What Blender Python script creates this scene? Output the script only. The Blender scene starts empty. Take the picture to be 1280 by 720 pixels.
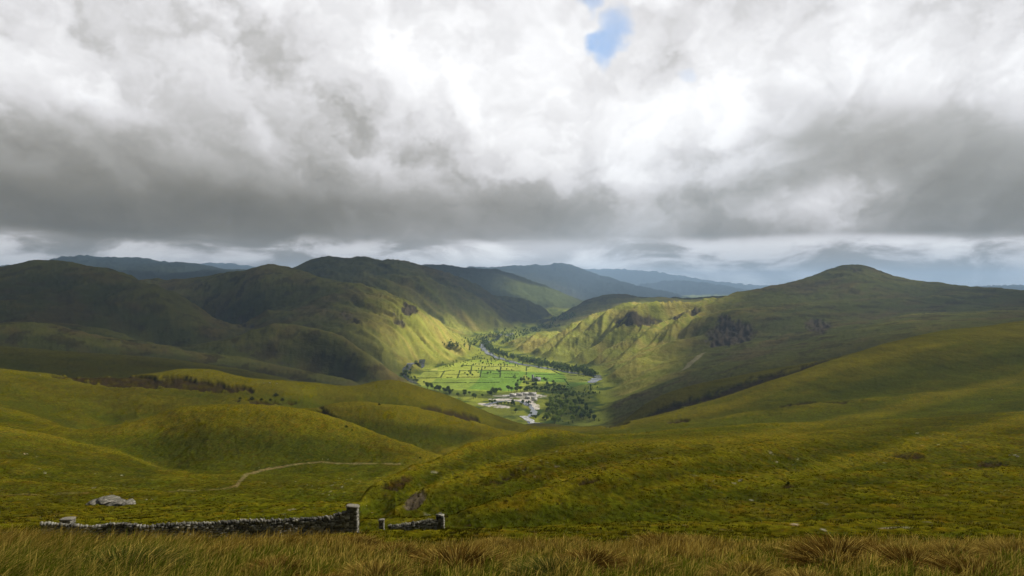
import bpy, math, random
import numpy as np
from mathutils import Vector, Matrix
random.seed(7)
rs = np.random.RandomState(11)
D = bpy.data
scene = bpy.context.scene
COL = scene.collection
F = 1000.0                       # focal length in photo pixels (photo 1280 wide)

# ------------------------------------------------------------------ helpers
def link(o, parent=None):
    COL.objects.link(o)
    if parent is not None:
        o.parent = parent
    return o

def tag(o, label=None, cat=None, group=None, kind=None):
    if label: o['label'] = label
    if cat: o['category'] = cat
    if group: o['group'] = group
    if kind: o['kind'] = kind
    return o

def mesh_np(name, V, faces, nper, mat=None, smooth=True, cols=None, attrs=None):
    """V (n,3); faces flat index array with nper verts per face"""
    me = D.meshes.new(name)
    V = np.ascontiguousarray(V, dtype=np.float32)
    faces = np.ascontiguousarray(faces, dtype=np.int32).ravel()
    nf = len(faces) // nper
    me.vertices.add(len(V)); me.vertices.foreach_set('co', V.ravel())
    me.loops.add(len(faces)); me.loops.foreach_set('vertex_index', faces)
    me.polygons.add(nf)
    me.polygons.foreach_set('loop_start', np.arange(nf, dtype=np.int32) * nper)
    me.polygons.foreach_set('loop_total', np.full(nf, nper, dtype=np.int32))
    if smooth:
        me.polygons.foreach_set('use_smooth', np.ones(nf, dtype=bool))
    me.update(calc_edges=True)
    if cols is not None:
        a = me.color_attributes.new('col', 'FLOAT_COLOR', 'POINT')
        c4 = np.ones((len(V), 4), dtype=np.float32); c4[:, :3] = cols
        a.data.foreach_set('color', c4.ravel())
    if attrs:
        for k, v in attrs.items():
            a = me.attributes.new(k, 'FLOAT', 'POINT')
            a.data.foreach_set('value', np.ascontiguousarray(v, dtype=np.float32))
    if mat: me.materials.append(mat)
    return me

# ------------------------------------------------------------------ noise
_perm = np.random.RandomState(3).permutation(256).astype(np.int64)
_perm = np.concatenate([_perm, _perm])
_ga = np.linspace(0, 2 * np.pi, 16, endpoint=False)
_gx, _gy = np.cos(_ga).astype(np.float32), np.sin(_ga).astype(np.float32)
def perlin(x, y, seed=0):
    x = np.asarray(x, dtype=np.float64) + seed * 17.31; y = np.asarray(y, dtype=np.float64) + seed * 9.73
    xi = np.floor(x).astype(np.int64); yi = np.floor(y).astype(np.int64)
    xf = (x - xi).astype(np.float32); yf = (y - yi).astype(np.float32)
    xi &= 255; yi &= 255
    def g(ix, iy, dx, dy):
        h = _perm[_perm[ix & 255] + (iy & 255)] & 15
        return _gx[h] * dx + _gy[h] * dy
    u = xf * xf * xf * (xf * (xf * 6 - 15) + 10); v = yf * yf * yf * (yf * (yf * 6 - 15) + 10)
    n00 = g(xi, yi, xf, yf); n10 = g(xi + 1, yi, xf - 1, yf)
    n01 = g(xi, yi + 1, xf, yf - 1); n11 = g(xi + 1, yi + 1, xf - 1, yf - 1)
    a = n00 + u * (n10 - n00); b = n01 + u * (n11 - n01)
    return (a + v * (b - a)) * 1.45
def fbm(x, y, oct=4, seed=0, gain=0.5, lac=2.03):
    s = 0; a = 1.0; t = 0
    for i in range(oct):
        s = s + a * perlin(x, y, seed + i * 5); t += a
        x = x * lac; y = y * lac; a *= gain
    return s / t
def ridged(x, y, oct=4, seed=0):
    s = 0; a = 1.0; t = 0
    for i in range(oct):
        s = s + a * (1 - np.abs(perlin(x, y, seed + i * 5)) * 1.6); t += a
        x = x * 2.07; y = y * 2.07; a *= .5
    return s / t
def sstep(a, b, x):
    t = np.clip((x - a) / (b - a), 0, 1)
    return t * t * (3 - 2 * t)

# ------------------------------------------------------------------ terrain control features
# each point: (bearing px, py, distance m); height = -(py-360)/F*distance
PT = []
def far_d(d):
    # country beyond the third mountain lies farther back
    return d if d < 4700 else float(np.interp(d, [4700, 6300, 8500, 10500, 13500, 16500], [4900, 7600, 13000, 17500, 23000, 30000]))
def feat(pts, off=None):
    pts = [(p[0], p[1], far_d(p[2])) for p in pts]
    """polyline resampled densely; off=(distance factor, py offset) adds a second, hidden line behind the crest"""
    for i in range(len(pts)):
        a = pts[i]; res = [a]
        if i + 1 < len(pts):
            b = pts[i + 1]
            n = max(1, int(max(abs(b[0] - a[0]) / 45.0, abs(math.log(b[2] / a[2])) / .12)))
            res = [tuple(a[k] + (b[k] - a[k]) * j / n for k in range(3)) for j in range(n)]
        for p in res:
            PT.append(p)
            if off: PT.append((p[0], p[1] + off[1], p[2] * off[0]))
def level(x0, x1, d, z, step=150):
    x = x0
    while x <= x1:
        PT.append((x, 360 - z / d * F, d)); x += step
for d, z in ((2, -2.8), (3.5, -2.82), (5, -2.86), (6.5, -2.9), (8, -3.06), (10, -3.46), (12, -3.93), (14.5, -4.9), (20, -7.1), (28, -9.7), (40, -13.2)):
    level(-1800, 3000, d, z, 200)
feat([(-600, 672, 52), (60, 673, 52), (215, 673, 53), (330, 672, 56), (440, 666, 58), (500, 666, 68), (555, 665, 70), (600, 663, 62), (800, 664, 60), (1300, 664, 60), (2100, 664, 60)])
feat([(-600, 652, 75), (0, 652, 75), (200, 652, 76), (400, 654, 80), (480, 657, 80), (560, 657, 80), (620, 654, 79)])
feat([(-600, 625, 130), (-100, 625, 130), (0, 625, 130), (140, 631, 127), (300, 628, 132), (420, 632, 125)])
feat([(-600, 590, 190), (0, 597, 170), (100, 606, 168), (200, 608, 170), (300, 610, 170), (400, 612, 170)])
feat([(-600, 560, 215), (0, 563, 215), (100, 578, 215), (200, 592, 220), (300, 594, 222), (400, 594, 225), (450, 598, 226)])
feat([(200, 579, 262), (320, 580, 262), (400, 579, 262), (500, 583, 262)])
feat([(-600, 520, 300), (-100, 524, 300), (0, 530, 290), (60, 541, 290), (120, 553, 285)])
feat([(120, 532, 350), (60, 515, 360), (0, 500, 370), (-600, 490, 380)])
# left middle mound
feat([(160, 545, 290), (220, 537, 300), (280, 534, 305), (360, 541, 302), (440, 558, 300)])
feat([(130, 524, 335), (200, 511, 340), (270, 507, 342), (320, 506, 342), (360, 508, 340), (400, 516, 336), (450, 534, 328), (500, 552, 322), (535, 565, 315)], off=(1.15, 16))
feat([(-600, 470, 480), (-100, 472, 480), (0, 476, 480), (100, 490, 500), (200, 496, 500), (320, 497, 520), (400, 489, 580)])
feat([(405, 503, 470), (430, 498, 475), (470, 500, 480), (520, 508, 485), (560, 518, 495), (600, 531, 510), (628, 541, 530)], off=(1.12, 12))
feat([(410, 532, 420), (460, 532, 420), (520, 546, 415), (570, 551, 430)])
feat([(545, 574, 320), (560, 572, 380)])
# crest of the left foreground hills
feat([(-600, 455, 560), (-100, 459, 560), (0, 461, 560), (40, 465, 580), (120, 469, 580), (170, 468, 590), (210, 463, 590), (245, 461, 590), (270, 463, 590), (300, 471, 610), (340, 476, 640),
      (400, 479, 665), (435, 480, 660), (460, 475, 650), (485, 472, 650), (510, 476, 655), (540, 486, 670), (580, 500, 700), (620, 517, 740), (655, 531, 780)], off=(1.14, 20))
feat([(100, 481, 530), (200, 485, 540), (260, 486, 540), (470, 491, 590), (530, 498, 610)])
# ground hidden behind the right foreground spur
feat([(452, 640, 135), (480, 624, 155), (520, 607, 180), (560, 590, 210), (600, 577, 245), (640, 566, 300), (680, 552, 390)])
feat([(715, 549, 290), (800, 547, 295), (900, 541, 300), (1020, 534, 300)])
feat([(700, 548, 380), (800, 541, 400), (900, 530, 420), (1050, 515, 420), (1280, 492, 430), (2100, 470, 430)])
feat([(560, 620, 100), (800, 600, 110), (1000, 600, 115), (1280, 588, 140), (2100, 575, 150)])
feat([(800, 556, 200), (1000, 547, 200), (1150, 541, 225), (1280, 531, 245), (2100, 505, 245)])
feat([(700, 645, 76), (950, 638, 84), (1280, 632, 85), (2100, 625, 85)])
feat([(1000, 480, 560), (1280, 430, 580), (2100, 400, 580)])
# crest of right foreground slope
feat([(655, 532, 640), (700, 533, 640), (740, 532.5, 640), (775, 530, 640), (800, 525, 640), (840, 515, 640), (880, 504, 640), (920, 490, 640), (960, 476, 640), (1000, 463, 640), (1040, 449, 650),
      (1100, 431, 670), (1180, 413, 690), (1280, 401, 720), (1500, 385, 720), (2100, 370, 720)], off=(1.1, 7))
# dark bank behind it
feat([(775, 531, 850), (790, 517, 850), (810, 502, 855), (840, 489, 860), (900, 474, 860), (960, 462, 860), (1000, 455, 860), (1045, 447, 860), (1080, 438, 860)], off=(1.13, 14))
feat([(660, 560, 1000), (720, 556, 1000), (770, 553, 1000), (560, 540, 1020), (480, 510, 1050)])
# ------------- valley floor
def floorz(d):
    return np.interp(d, [900, 1150, 2100, 2600, 3600, 4600, 8000, 14000, 30000], [-190, -199, -200, -192, -172, -150, -150, -150, -90])
for d, xs in ((1150, (560, 620, 680, 740)), (1300, (520, 580, 640, 700, 740)), (1500, (500, 560, 620, 680, 740)), (1750, (500, 560, 620, 680, 735)), (2000, (540, 600, 660, 705)),
              (2300, (590, 625, 655)), (2600, (605, 632)), (3000, (618, 640)), (3500, (640, 668)), (4100, (690, 700)), (4700, (712, 735)), (5300, (700, 735))):
    for x in xs: PT.append((x, 360 - floorz(d) / d * F, d))
# ------------- left mid ridges
feat([(-600, 425, 1100), (-100, 430, 1100), (0, 433, 1100), (60, 440, 1110), (120, 445, 1130), (180, 447, 1150), (240, 455, 1180), (300, 464, 1220), (340, 471, 1250)], off=(1.09, 7))
feat([(-600, 395, 1400), (-100, 401, 1400), (0, 405, 1400), (50, 407, 1400), (100, 414, 1400), (150, 424, 1400), (200, 431, 1430), (270, 440, 1450), (330, 450, 1450), (380, 462, 1450), (430, 473, 1440)], off=(1.08, 5))
feat([(200, 433, 1640), (250, 428, 1680), (300, 420, 1700), (345, 411, 1700), (380, 408.5, 1700), (408, 413, 1680), (428, 424, 1650), (445, 438, 1610), (460, 452, 1570), (478, 467, 1540)], off=(1.1, 9))
feat([(180, 432, 1700), (240, 418, 1900), (275, 407, 2080), (300, 402, 2200)])
feat([(-600, 382, 1750), (0, 391, 1720), (70, 394, 1760), (140, 408, 1760)])
feat([(-600, 340, 2250), (-150, 344, 2250), (-60, 341, 2280), (0, 336, 2300), (35, 329, 2330), (60, 327, 2350), (85, 327, 2350), (105, 331, 2350), (125, 338, 2350), (150, 344, 2350), (170, 345.5, 2330), (190, 356, 2300),
      (240, 380, 2230), (285, 404, 2120)], off=(1.15, 22))
feat([(60, 357, 2080), (140, 372, 2040), (200, 395, 1960)])
# second hill
feat([(190, 352, 3150), (240, 349, 3100), (290, 343, 3000), (320, 335, 2950), (345, 333, 2920), (372, 337, 2880), (410, 349, 2820), (450, 358, 2740), (490, 371, 2640), (505, 377, 2580), (518, 382, 2520)], off=(1.14, 20))
feat([(518, 382, 2520), (530, 396, 2420), (545, 412, 2350), (570, 428, 2320)])
feat([(320, 362, 2600), (380, 372, 2500), (330, 388, 2300), (400, 388, 2250)])
feat([(430, 384, 2250), (465, 398, 2180), (495, 412, 2130), (512, 400, 2270)])
feat([(440, 404, 2000), (470, 425, 1900), (485, 440, 1830), (500, 430, 2010), (530, 440, 2080)])
feat([(480, 456, 1780), (515, 457, 1990), (560, 443, 2330), (590, 431, 2600), (612, 424, 2900), (635, 414, 3250)])
# third (clouded) mountain
feat([(330, 352, 4300), (360, 340, 4250), (385, 328, 4200), (400, 323, 4200), (440, 325, 4200), (500, 329, 4200), (522, 334, 4200), (560, 346, 4200), (600, 360, 4200), (640, 374, 4200), (680, 386, 4250), (710, 393, 4350)], off=(1.12, 18))
feat([(540, 372, 3350), (590, 390, 3300), (630, 398, 3500), (670, 401, 3800)])
feat([(440, 350, 3500), (500, 355, 3450)])
# sunlit far spur, blue hills
feat([(535, 334, 6300), (580, 337, 6300), (615, 342, 6250), (635, 346, 6150), (660, 352, 6000), (690, 362, 5900), (715, 372, 5750), (730, 380, 5600)], off=(1.1, 12))
feat([(650, 366, 5200), (690, 377, 5150)])
feat([(560, 337, 8500), (640, 335, 8500), (680, 332, 8500), (712, 331, 8500), (730, 338, 8500), (755, 348, 8500), (780, 356, 8500), (805, 363, 8500)], off=(1.1, 12))
feat([(770, 364, 10500), (800, 357, 10500), (825, 353, 10500), (860, 352, 10500), (900, 358, 10500), (925, 363, 10500), (1000, 367, 10500), (1300, 366, 10500), (2100, 360, 10500)], off=(1.08, 8))
feat([(560, 345, 13500), (730, 337, 13500), (780, 338, 13500), (840, 343, 13500), (890, 351, 13500), (960, 357, 13500), (1100, 361, 13500), (2100, 355, 13500)], off=(1.12, 8))
feat([(-600, 345, 7600), (0, 345, 7600), (60, 330, 7600), (90, 321, 7600), (130, 324, 7600), (170, 328, 7600), (210, 331, 7600), (250, 339, 7600), (285, 348, 7600), (330, 356, 7600)], off=(1.1, 14))
feat([(200, 345, 11000), (240, 331, 11000), (300, 331, 11000), (340, 338, 11000), (380, 345, 11000), (480, 350, 11000)], off=(1.1, 10))
feat([(0, 372, 3600), (150, 372, 3600), (240, 364, 3800), (-600, 370, 3600)])
feat([(0, 368, 5500), (200, 366, 5500), (-600, 365, 5500)])
# dark low ridge right of the far valley
feat([(690, 398, 3850), (715, 386, 3800), (735, 376, 3800), (760, 369, 3800), (785, 368, 3800), (800, 371, 3800), (830, 374, 3800), (870, 373, 3800), (920, 369, 3800), (970, 368, 3800), (1100, 372, 3800), (2100, 365, 3800)], off=(1.12, 8))
feat([(750, 390, 3300), (820, 390, 3200)])
# right mountain
feat([(835, 380, 2420), (870, 377.5, 2520), (905, 372, 2620), (940, 363.5, 2700), (980, 352, 2740), (1010, 343, 2750), (1035, 336, 2760), (1050, 332.5, 2760), (1066, 331.5, 2760), (1082, 334, 2750), (1100, 341, 2730), (1125, 348, 2700),
      (1180, 357, 2640), (1240, 363, 2560), (1290, 367, 2500), (1500, 372, 2450), (2100, 372, 2400)], off=(1.14, 18))
feat([(1064, 340, 2620), (1062, 362, 2350), (1050, 378, 2150)])
feat([(835, 380, 2420), (815, 382, 2360), (790, 384, 2330), (775, 387, 2330), (755, 394, 2370), (735, 401, 2420), (700, 411, 2500), (660, 420, 2600), (625, 427, 2720)], off=(1.12, 14))
feat([(612, 431, 2780), (618, 440, 2520), (640, 449, 2290), (670, 456, 2110), (700, 462, 2000), (725, 467, 1900), (748, 475, 1760), (757, 485, 1610), (752, 497, 1460), (745, 510, 1330), (740, 522, 1220)])
feat([(790, 408, 2230), (820, 398, 2300), (740, 425, 2260), (690, 437, 2260)])
feat([(840, 430, 1800), (800, 450, 1720), (860, 404, 2080), (900, 392, 2250), (790, 478, 1480), (780, 500, 1270)])
feat([(905, 396, 2000), (900, 418, 1820), (890, 440, 1600), (860, 462, 1400), (820, 494, 1180), (790, 520, 1080)])
feat([(960, 398, 1900), (1040, 393, 1900), (1120, 380, 2050), (1200, 383, 1900), (1290, 384, 1800), (2100, 385, 1800)])
feat([(1000, 428, 1450), (960, 440, 1300), (1060, 412, 1450), (1120, 402, 1450), (1200, 393, 1400), (1290, 391, 1300), (2100, 390, 1300)])
feat([(940, 470, 1060), (1040, 450, 1050), (1140, 428, 1000), (1280, 408, 1000), (2100, 390, 1000)])
level(-1800, -700, 3000, -30, 250); level(2200, 3000, 3000, -60, 250)
level(-1800, -700, 900, -80, 250); level(2200, 3000, 900, -20, 250)
level(-1800, 3000, 29000, -60, 250)
P = np.array(PT)
PU = np.stack([(P[:, 0] - 640) / F, np.log(P[:, 2])], 1); PV = (P[:, 1] - 360) / F
# merge near-coincident constraints
keep = []
for i in range(len(PU)):
    if keep:
        dd = np.abs(PU[keep] - PU[i]).sum(1)
        if dd.min() < .006: continue
    keep.append(i)
PU = PU[keep]; PV = PV[keep]
def tps(r2):
    return np.where(r2 > 1e-14, .5 * r2 * np.log(np.maximum(r2, 1e-14)), 0)
n = len(PU)
SX = np.array([1.0, 0.8])      # slight anisotropy
Q = PU * SX
r2 = ((Q[:, None, :] - Q[None, :, :]) ** 2).sum(-1)
A = np.zeros((n + 3, n + 3)); A[:n, :n] = tps(r2) + np.eye(n) * 4e-6
A[:n, n] = A[n, :n] = 1; A[:n, n + 1:] = Q; A[n + 1:, :n] = Q.T
b = np.zeros(n + 3); b[:n] = PV
w = np.linalg.solve(A, b)
U0, U1, S0, S1 = -2.6, 2.6, math.log(2.0), math.log(31000.0)
NCU, NCS = 441, 270
cu = np.linspace(U0 - .01, U1 + .01, NCU); cs = np.linspace(S0 - .03, S1 + .03, NCS)
gs, gu = np.meshgrid(cs, cu, indexing='ij')
pts = np.stack([gu.ravel() * SX[0], gs.ravel() * SX[1]], 1).astype(np.float32)
coarse = np.empty(len(pts), dtype=np.float32)
qx, qy = Q[:, 0].astype(np.float32), Q[:, 1].astype(np.float32); wn32 = w[:n].astype(np.float32)
for i in range(0, len(pts), 1500):
    p = pts[i:i + 1500]
    rr = (p[:, 0:1] - qx) ** 2 + (p[:, 1:2] - qy) ** 2
    rr = np.maximum(rr, 1e-12)
    coarse[i:i + 1500] = (.5 * rr * np.log(rr)) @ wn32 + w[n] + p @ w[n + 1:]
coarse = coarse.reshape(NCS, NCU).astype(np.float64)

def cubw(c, x):
    t = (x - c[0]) / (c[1] - c[0]); i = np.clip(np.floor(t).astype(int), 1, len(c) - 3); f = t - i
    W = np.stack([-.5 * f + f * f - .5 * f ** 3, 1 - 2.5 * f * f + 1.5 * f ** 3, .5 * f + 2 * f * f - 1.5 * f ** 3, -.5 * f * f + .5 * f ** 3], 0)
    return i, W
# fine grid
uc = np.linspace(-.70, .70, 1241)
side = .70 + (np.linspace(0, 1, 71)[1:] ** 1.6) * 1.9
gu1 = np.concatenate([-side[::-1], uc, side])
# rows: denser where the picture looks at grazing slopes
knots = [(2, 0), (8, 1.0), (14, 1.2), (50, 1.3), (400, 1.5), (900, 1.6), (3200, 1.6), (4600, 1.1), (31000, .6)]
srow = np.linspace(S0, S1, 6000)
dens = np.interp(srow, [math.log(k[0]) for k in knots], [max(.35, k[1]) for k in knots])
cum = np.cumsum(dens); cum = (cum - cum[0]) / (cum[-1] - cum[0])
NR = 1350
gs1 = np.interp(np.linspace(0, 1, NR), cum, srow)
i_s, Ws = cubw(cs, gs1); i_u, Wu = cubw(cu, gu1)
tmp = sum(Ws[k][:, None] * coarse[i_s - 1 + k, :] for k in range(4))
base = sum(Wu[k][None, :] * tmp[:, i_u - 1 + k] for k in range(4))
# the folded slope in the right foreground: lofted through its crest and hollow lines
def cur(pts, k):
    return np.interp(640 + F * gu1, [p[0] for p in pts], [p[k] for p in pts])
CA = [(440, 653, 78), (560, 648, 80), (620, 628, 84), (690, 607, 92), (740, 590, 103), (800, 573, 120), (860, 562, 141), (950, 553, 170), (1000, 547.5, 200), (1200, 538, 230)]
CB = [(440, 652, 84), (480, 645, 88), (500, 632, 94), (520, 618, 99), (545, 604, 107), (600, 588, 122), (640, 578, 134), (700, 566, 150), (760, 556, 170), (850, 549, 200), (930, 545, 222), (1000, 543, 240), (1200, 532, 265)]
CC = [(440, 634, 118), (452, 621, 121), (462, 610, 127), (480, 600, 136), (520, 581, 156), (560, 564, 181), (600, 551, 213), (640, 541, 260), (680, 536, 320), (740, 542, 320), (800, 541, 325), (900, 533, 330), (1000, 529, 330), (1200, 515, 330)]
def sm1(a, r):
    k = np.exp(-np.linspace(-2, 2, 2 * r + 1) ** 2); k /= k.sum()
    return np.convolve(np.pad(a, r, mode='edge'), k, mode='valid')
pxc = 640 + F * gu1
def ss(a, b, x):
    t = np.clip((x - a) / (b - a), 0, 1); return t * t * (3 - 2 * t)
Ay, Ad = sm1(cur(CA, 1), 16), sm1(cur(CA, 2), 16); By, Bd = sm1(cur(CB, 1), 8), sm1(cur(CB, 2), 8); Cy, Cd = sm1(cur(CC, 1), 8), sm1(cur(CC, 2), 10)
My, Md = cur([(440, 655, 76), (560, 650, 77), (690, 630, 84), (740, 622, 89), (860, 604, 106), (1000, 600, 115), (1200, 590, 135)], 1), cur([(440, 655, 76), (560, 650, 77), (690, 630, 84), (740, 622, 89), (860, 604, 106), (1000, 600, 115), (1200, 590, 135)], 2)
ha = 6 * ss(600, 690, pxc) * (1 - ss(820, 980, pxc)); hb = 10 * ss(490, 540, pxc) * (1 - ss(640, 880, pxc))
hc = 22 * (1 - ss(620, 720, pxc))
ones_ = np.ones_like(pxc)
KY = np.stack([665 * ones_, 661 * ones_, My, Ay, Ay + ha, By, By + hb, Cy + .35 * (By - Cy) * ss(500, 540, pxc), Cy, Cy + hc, Cy + hc * 1.2 - 8 * ss(640, 720, pxc)])
KD = np.stack([70 * ones_, 75 * ones_, np.maximum(Md, 79), Ad, Ad * 1.11, np.maximum(Bd, Ad * 1.17), np.maximum(Bd, Ad * 1.17) * 1.12, Cd * .92, Cd, Cd * 1.16, Cd * 1.3])
for k in range(1, len(KD)): KD[k] = np.maximum(KD[k], KD[k - 1] * 1.02)
KS = np.log(KD); dS = np.diff(KS, axis=0); dl = np.diff(KY, axis=0) / dS
mm = np.zeros_like(KY); mm[1:-1] = np.where(dl[:-1] * dl[1:] > 0, 2 * dl[:-1] * dl[1:] / (dl[:-1] + dl[1:] + 1e-12 * np.sign(dl[1:] + 1e-30)), 0)
mm[0] = dl[0]; mm[-1] = dl[-1]
loft = np.full(base.shape, np.nan)
for k in range(len(KD) - 1):
    t = (gs1[:, None] - KS[k][None]) / dS[k][None]; m_ = (t >= 0) & (t <= 1)
    v_ = KY[k] * (2 * t ** 3 - 3 * t ** 2 + 1) + mm[k] * dS[k] * (t ** 3 - 2 * t ** 2 + t) + KY[k + 1] * (-2 * t ** 3 + 3 * t ** 2) + mm[k + 1] * dS[k] * (t ** 3 - t ** 2)
    loft = np.where(m_, v_, loft)
lw = np.where(np.isnan(loft), 0, 1.0)
sg = gs1[:, None] * np.ones_like(pxc)[None]
lw = lw * ss(math.log(70), math.log(74), sg) * (1 - ss(0, 1, (sg - KS[-2]) / (KS[-1] - KS[-2]))) * (ss(438, 456, pxc) * (1 - ss(960, 1080, pxc)))[None]
base = base * (1 - lw) + np.where(np.isnan(loft), 0, (loft - 360) / F) * lw
S2, U2 = np.meshgrid(gs1, gu1, indexing='ij')
Yg = np.exp(S2); Xg = U2 * Yg
Zg = -base * Yg
PX = 640 + F * U2
# keep everything above the valley floor
fz = floorz(Yg)
def smax(a, b, k):
    h = np.clip(.5 + .5 * (a - b) / k, 0, 1)
    return b + (a - b) * h + k * h * (1 - h)
vm = Yg > 1000
Zv = smax(Zg, fz, 12.0)
Zg = np.where(vm, Zv, Zg)
floor_m = np.where(vm, 1 - sstep(2, 16, Zg - fz), 0)
PYb = 360 - Zg / Yg * F

# ------------------------------------------------------------------ relief detail
def ell(px, py, rx, ry, x=None, y=None, rot=0.0):
    x = PX if x is None else x; y = PYb if y is None else y
    dx, dy = x - px, y - py
    c, s = math.cos(math.radians(rot)), math.sin(math.radians(rot))
    a = (dx * c + dy * s) / rx; b = (-dx * s + dy * c) / ry
    return np.exp(-(a * a + b * b) ** 1.5)
def dr(a, b):
    a, b = far_d(a), far_d(b)
    return (Yg > a) & (Yg < b)
nonfloor = 1 - floor_m
h1 = fbm(U2 * 14, S2 * 9, 4, 1)
Zg = Zg + h1 * Yg * .0016 * nonfloor * sstep(20, 60, Yg)
hum = ridged(Xg / 75. + .3 * fbm(Xg / 60., Yg / 60., 2, 2), Yg / 60., 3, 5) - .62
Zg = Zg + hum * .7 * sstep(70, 200, Yg) * (1 - sstep(950, 1400, Yg))
# folds: a hollow carved just behind each crest line of the nearer slopes
FOLDS = [([(900, 112), (1000, 126), (1120, 138), (1300, 145), (1500, 150)], .009, .12, 80),
         ([(740, 300), (820, 330), (920, 350), (1040, 350), (1180, 345), (1400, 340)], .006, .12, 60),
         ([(860, 470), (940, 480), (1040, 480), (1160, 470), (1320, 460)], .005, .10, 60),
         ([(120, 335), (200, 341), (270, 343), (360, 341), (400, 337), (450, 329), (500, 323), (535, 316)], .013, .14, 25),
         ([(400, 472), (430, 476), (520, 486), (600, 511), (628, 531)], .010, .12, 25),
         ([(-300, 292), (0, 290), (60, 286), (130, 276), (190, 258), (230, 240)], .012, .14, 40),
         ([(-300, 172), (0, 168), (90, 166), (180, 160), (260, 150)], .006, .12, 50)]
for pts_, A_, w_, fade in FOLDS:
    xs_ = [p[0] for p in pts_]; ld_ = np.interp(PX, xs_, [math.log(p[1]) for p in pts_])
    ld_ = ld_ + .02 * fbm(PX / 60., S2 * 0 + A_ * 900, 2, 13)
    t_ = (S2 - ld_) / w_
    prof = np.where(t_ > 0, t_ * np.exp(1 - t_), 0) - .12 * np.exp(-(t_ + .35) ** 2 / .12)
    wt_ = sstep(xs_[0] - fade, xs_[0] + fade, PX) * (1 - sstep(xs_[-1] - fade, xs_[-1] + fade, PX))
    Zg = Zg - A_ * Yg * prof * wt_ * np.exp(-np.maximum(t_ - 2, 0))
# mountain relief
spur0 = np.clip(ell(720, 430, 120, 38, rot=-18) + ell(820, 405, 90, 30, rot=-25), 0, 1) * dr(1500, 2900)
mt = sstep(900, 1600, Yg) * nonfloor * (1 - .75 * spur0)
Zg = Zg + mt * (ridged(Xg / 420., Yg / 520., 5, 4) - .62) * (14 + Yg * .0044)
# gullies running down the sunlit spur and the left valley side
wx = fbm(Xg / 300., Yg / 300., 3, 31) * 60
def gully(dx, dy, wl, seed):
    L = math.hypot(dx, dy); nx, ny = -dy / L, dx / L
    t = (Xg * nx + Yg * ny + wx) / wl; l = (Xg * dx / L + Yg * dy / L) / (wl * 6)
    return ridged(t, l, 4, seed)
spur = np.clip(ell(720, 430, 120, 38, rot=-18) + ell(820, 405, 90, 30, rot=-25), 0, 1) * dr(1500, 2900) * nonfloor
Zg = Zg + spur * (gully(360, 420, 105, 7) - .6) * 54
ls = np.clip(ell(545, 415, 80, 40, rot=25) + ell(470, 405, 60, 40, rot=35), 0, 1) * dr(1700, 3600) * nonfloor
Zg = Zg + ls * (gully(420, -520, 85, 8) - .6) * 32
m3 = ell(560, 365, 150, 40, rot=18) * dr(3000, 4800) * nonfloor
Zg = Zg + m3 * (gully(500, -600, 190, 9) - .6) * 60
far = dr(4900, 16000) * 1.0
Zg = Zg + far * (ridged(Xg / 1000., Yg / 1900., 4, 12) - .6) * 44 * nonfloor
lm = ell(190, 380, 230, 60) * dr(1300, 3600) * nonfloor
Zg = Zg + lm * (ridged(Xg / 260., Yg / 420., 4, 14) - .6) * 30
# crags (rock faces): px, py, rx, ry, rot, dmin, dmax, strength
CRAGS = [(912, 416, 30, 17, -6, 1600, 2150, 1), (907, 401, 13, 6, 10, 1800, 2300, .8), (1022, 408, 18, 11, 10, 1400, 2200, .8), (800, 402, 30, 8, -12, 2000, 2450, .9), (778, 397, 12, 6, 0, 2000, 2500, .8), (855, 392, 26, 5, -6, 2100, 2600, .6),
         (512, 390, 12, 10, 40, 2250, 2700, .9), (500, 404, 14, 9, 40, 2050, 2500, .6), (600, 452, 1, 1, 0, 1, 2, 0), (437, 398, 26, 7, 30, 2000, 2400, .5), (356, 455, 14, 5, 10, 1350, 1700, .4),
         (518, 628, 17, 9, -38, 84, 135, 1), (1070, 338, 14, 4, 10, 2500, 2900, .5), (412, 525, 20, 8, 38, 440, 620, .8), (300, 400, 22, 5, 12, 1900, 2600, .5)]
crag = np.zeros_like(Zg)
for (cx, cy, rx, ry, ro, d0, d1, st) in CRAGS:
    if st: crag = np.maximum(crag, ell(cx, cy, rx, ry, rot=ro) * dr(d0, d1) * st)
wn_ = fbm(U2 * 90, S2 * 90, 4, 22)
crag = np.clip(crag * (1.05 + wn_ * 1.1), 0, 1); crag = sstep(.3, .62, crag)
Zg = Zg + crag * Yg * .0065 * (ridged(Xg / (Yg * .011), Yg / (Yg.clip(100, 3000) * .02) + Zg / (Yg * .008), 4, 23) - .75)
# dark peat banks in the nearer hills
BANKS = [(905, 502, 115, 17, -20, 700, 1000, 1), (1020, 457, 35, 6, -18, 700, 1000, .8), (830, 518, 45, 10, -25, 700, 1000, .9), (560, 514, 38, 11, 14, 480, 900, 1.0), (590, 520, 18, 8, 20, 480, 900, .8), (165, 475, 100, 7.5, 4, 460, 760, 1), (250, 479, 55, 8, 8, 480, 760, .8),
         (285, 484, 40, 6, 4, 500, 760, .6), (770, 530, 16, 4, -8, 560, 700, 1), (850, 524, 20, 3, -10, 330, 700, .7), (412, 522, 26, 11, 36, 380, 620, .9), (435, 533, 16, 5, 20, 360, 620, .8),
         (1000, 502, 26, 3, -5, 300, 700, .9), (1050, 500, 34, 2.4, -3, 300, 700, .6), (1240, 572, 22, 5, 6, 100, 260, .8), (1135, 562, 28, 4, 0, 100, 300, .6), (1010, 455, 20, 4, -15, 560, 700, .5),
         (490, 608, 30, 8, -28, 118, 260, .9), (640, 594, 60, 6, -16, 110, 260, .5), (735, 602, 20, 4, -15, 92, 200, .6), (985, 608, 12, 3, 0, 80, 160, .7), (240, 556, 40, 5, 0, 260, 420, .0), (335, 500, 50, 3, 3, 400, 640, .6)]
bank = np.zeros_like(Zg)
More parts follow.
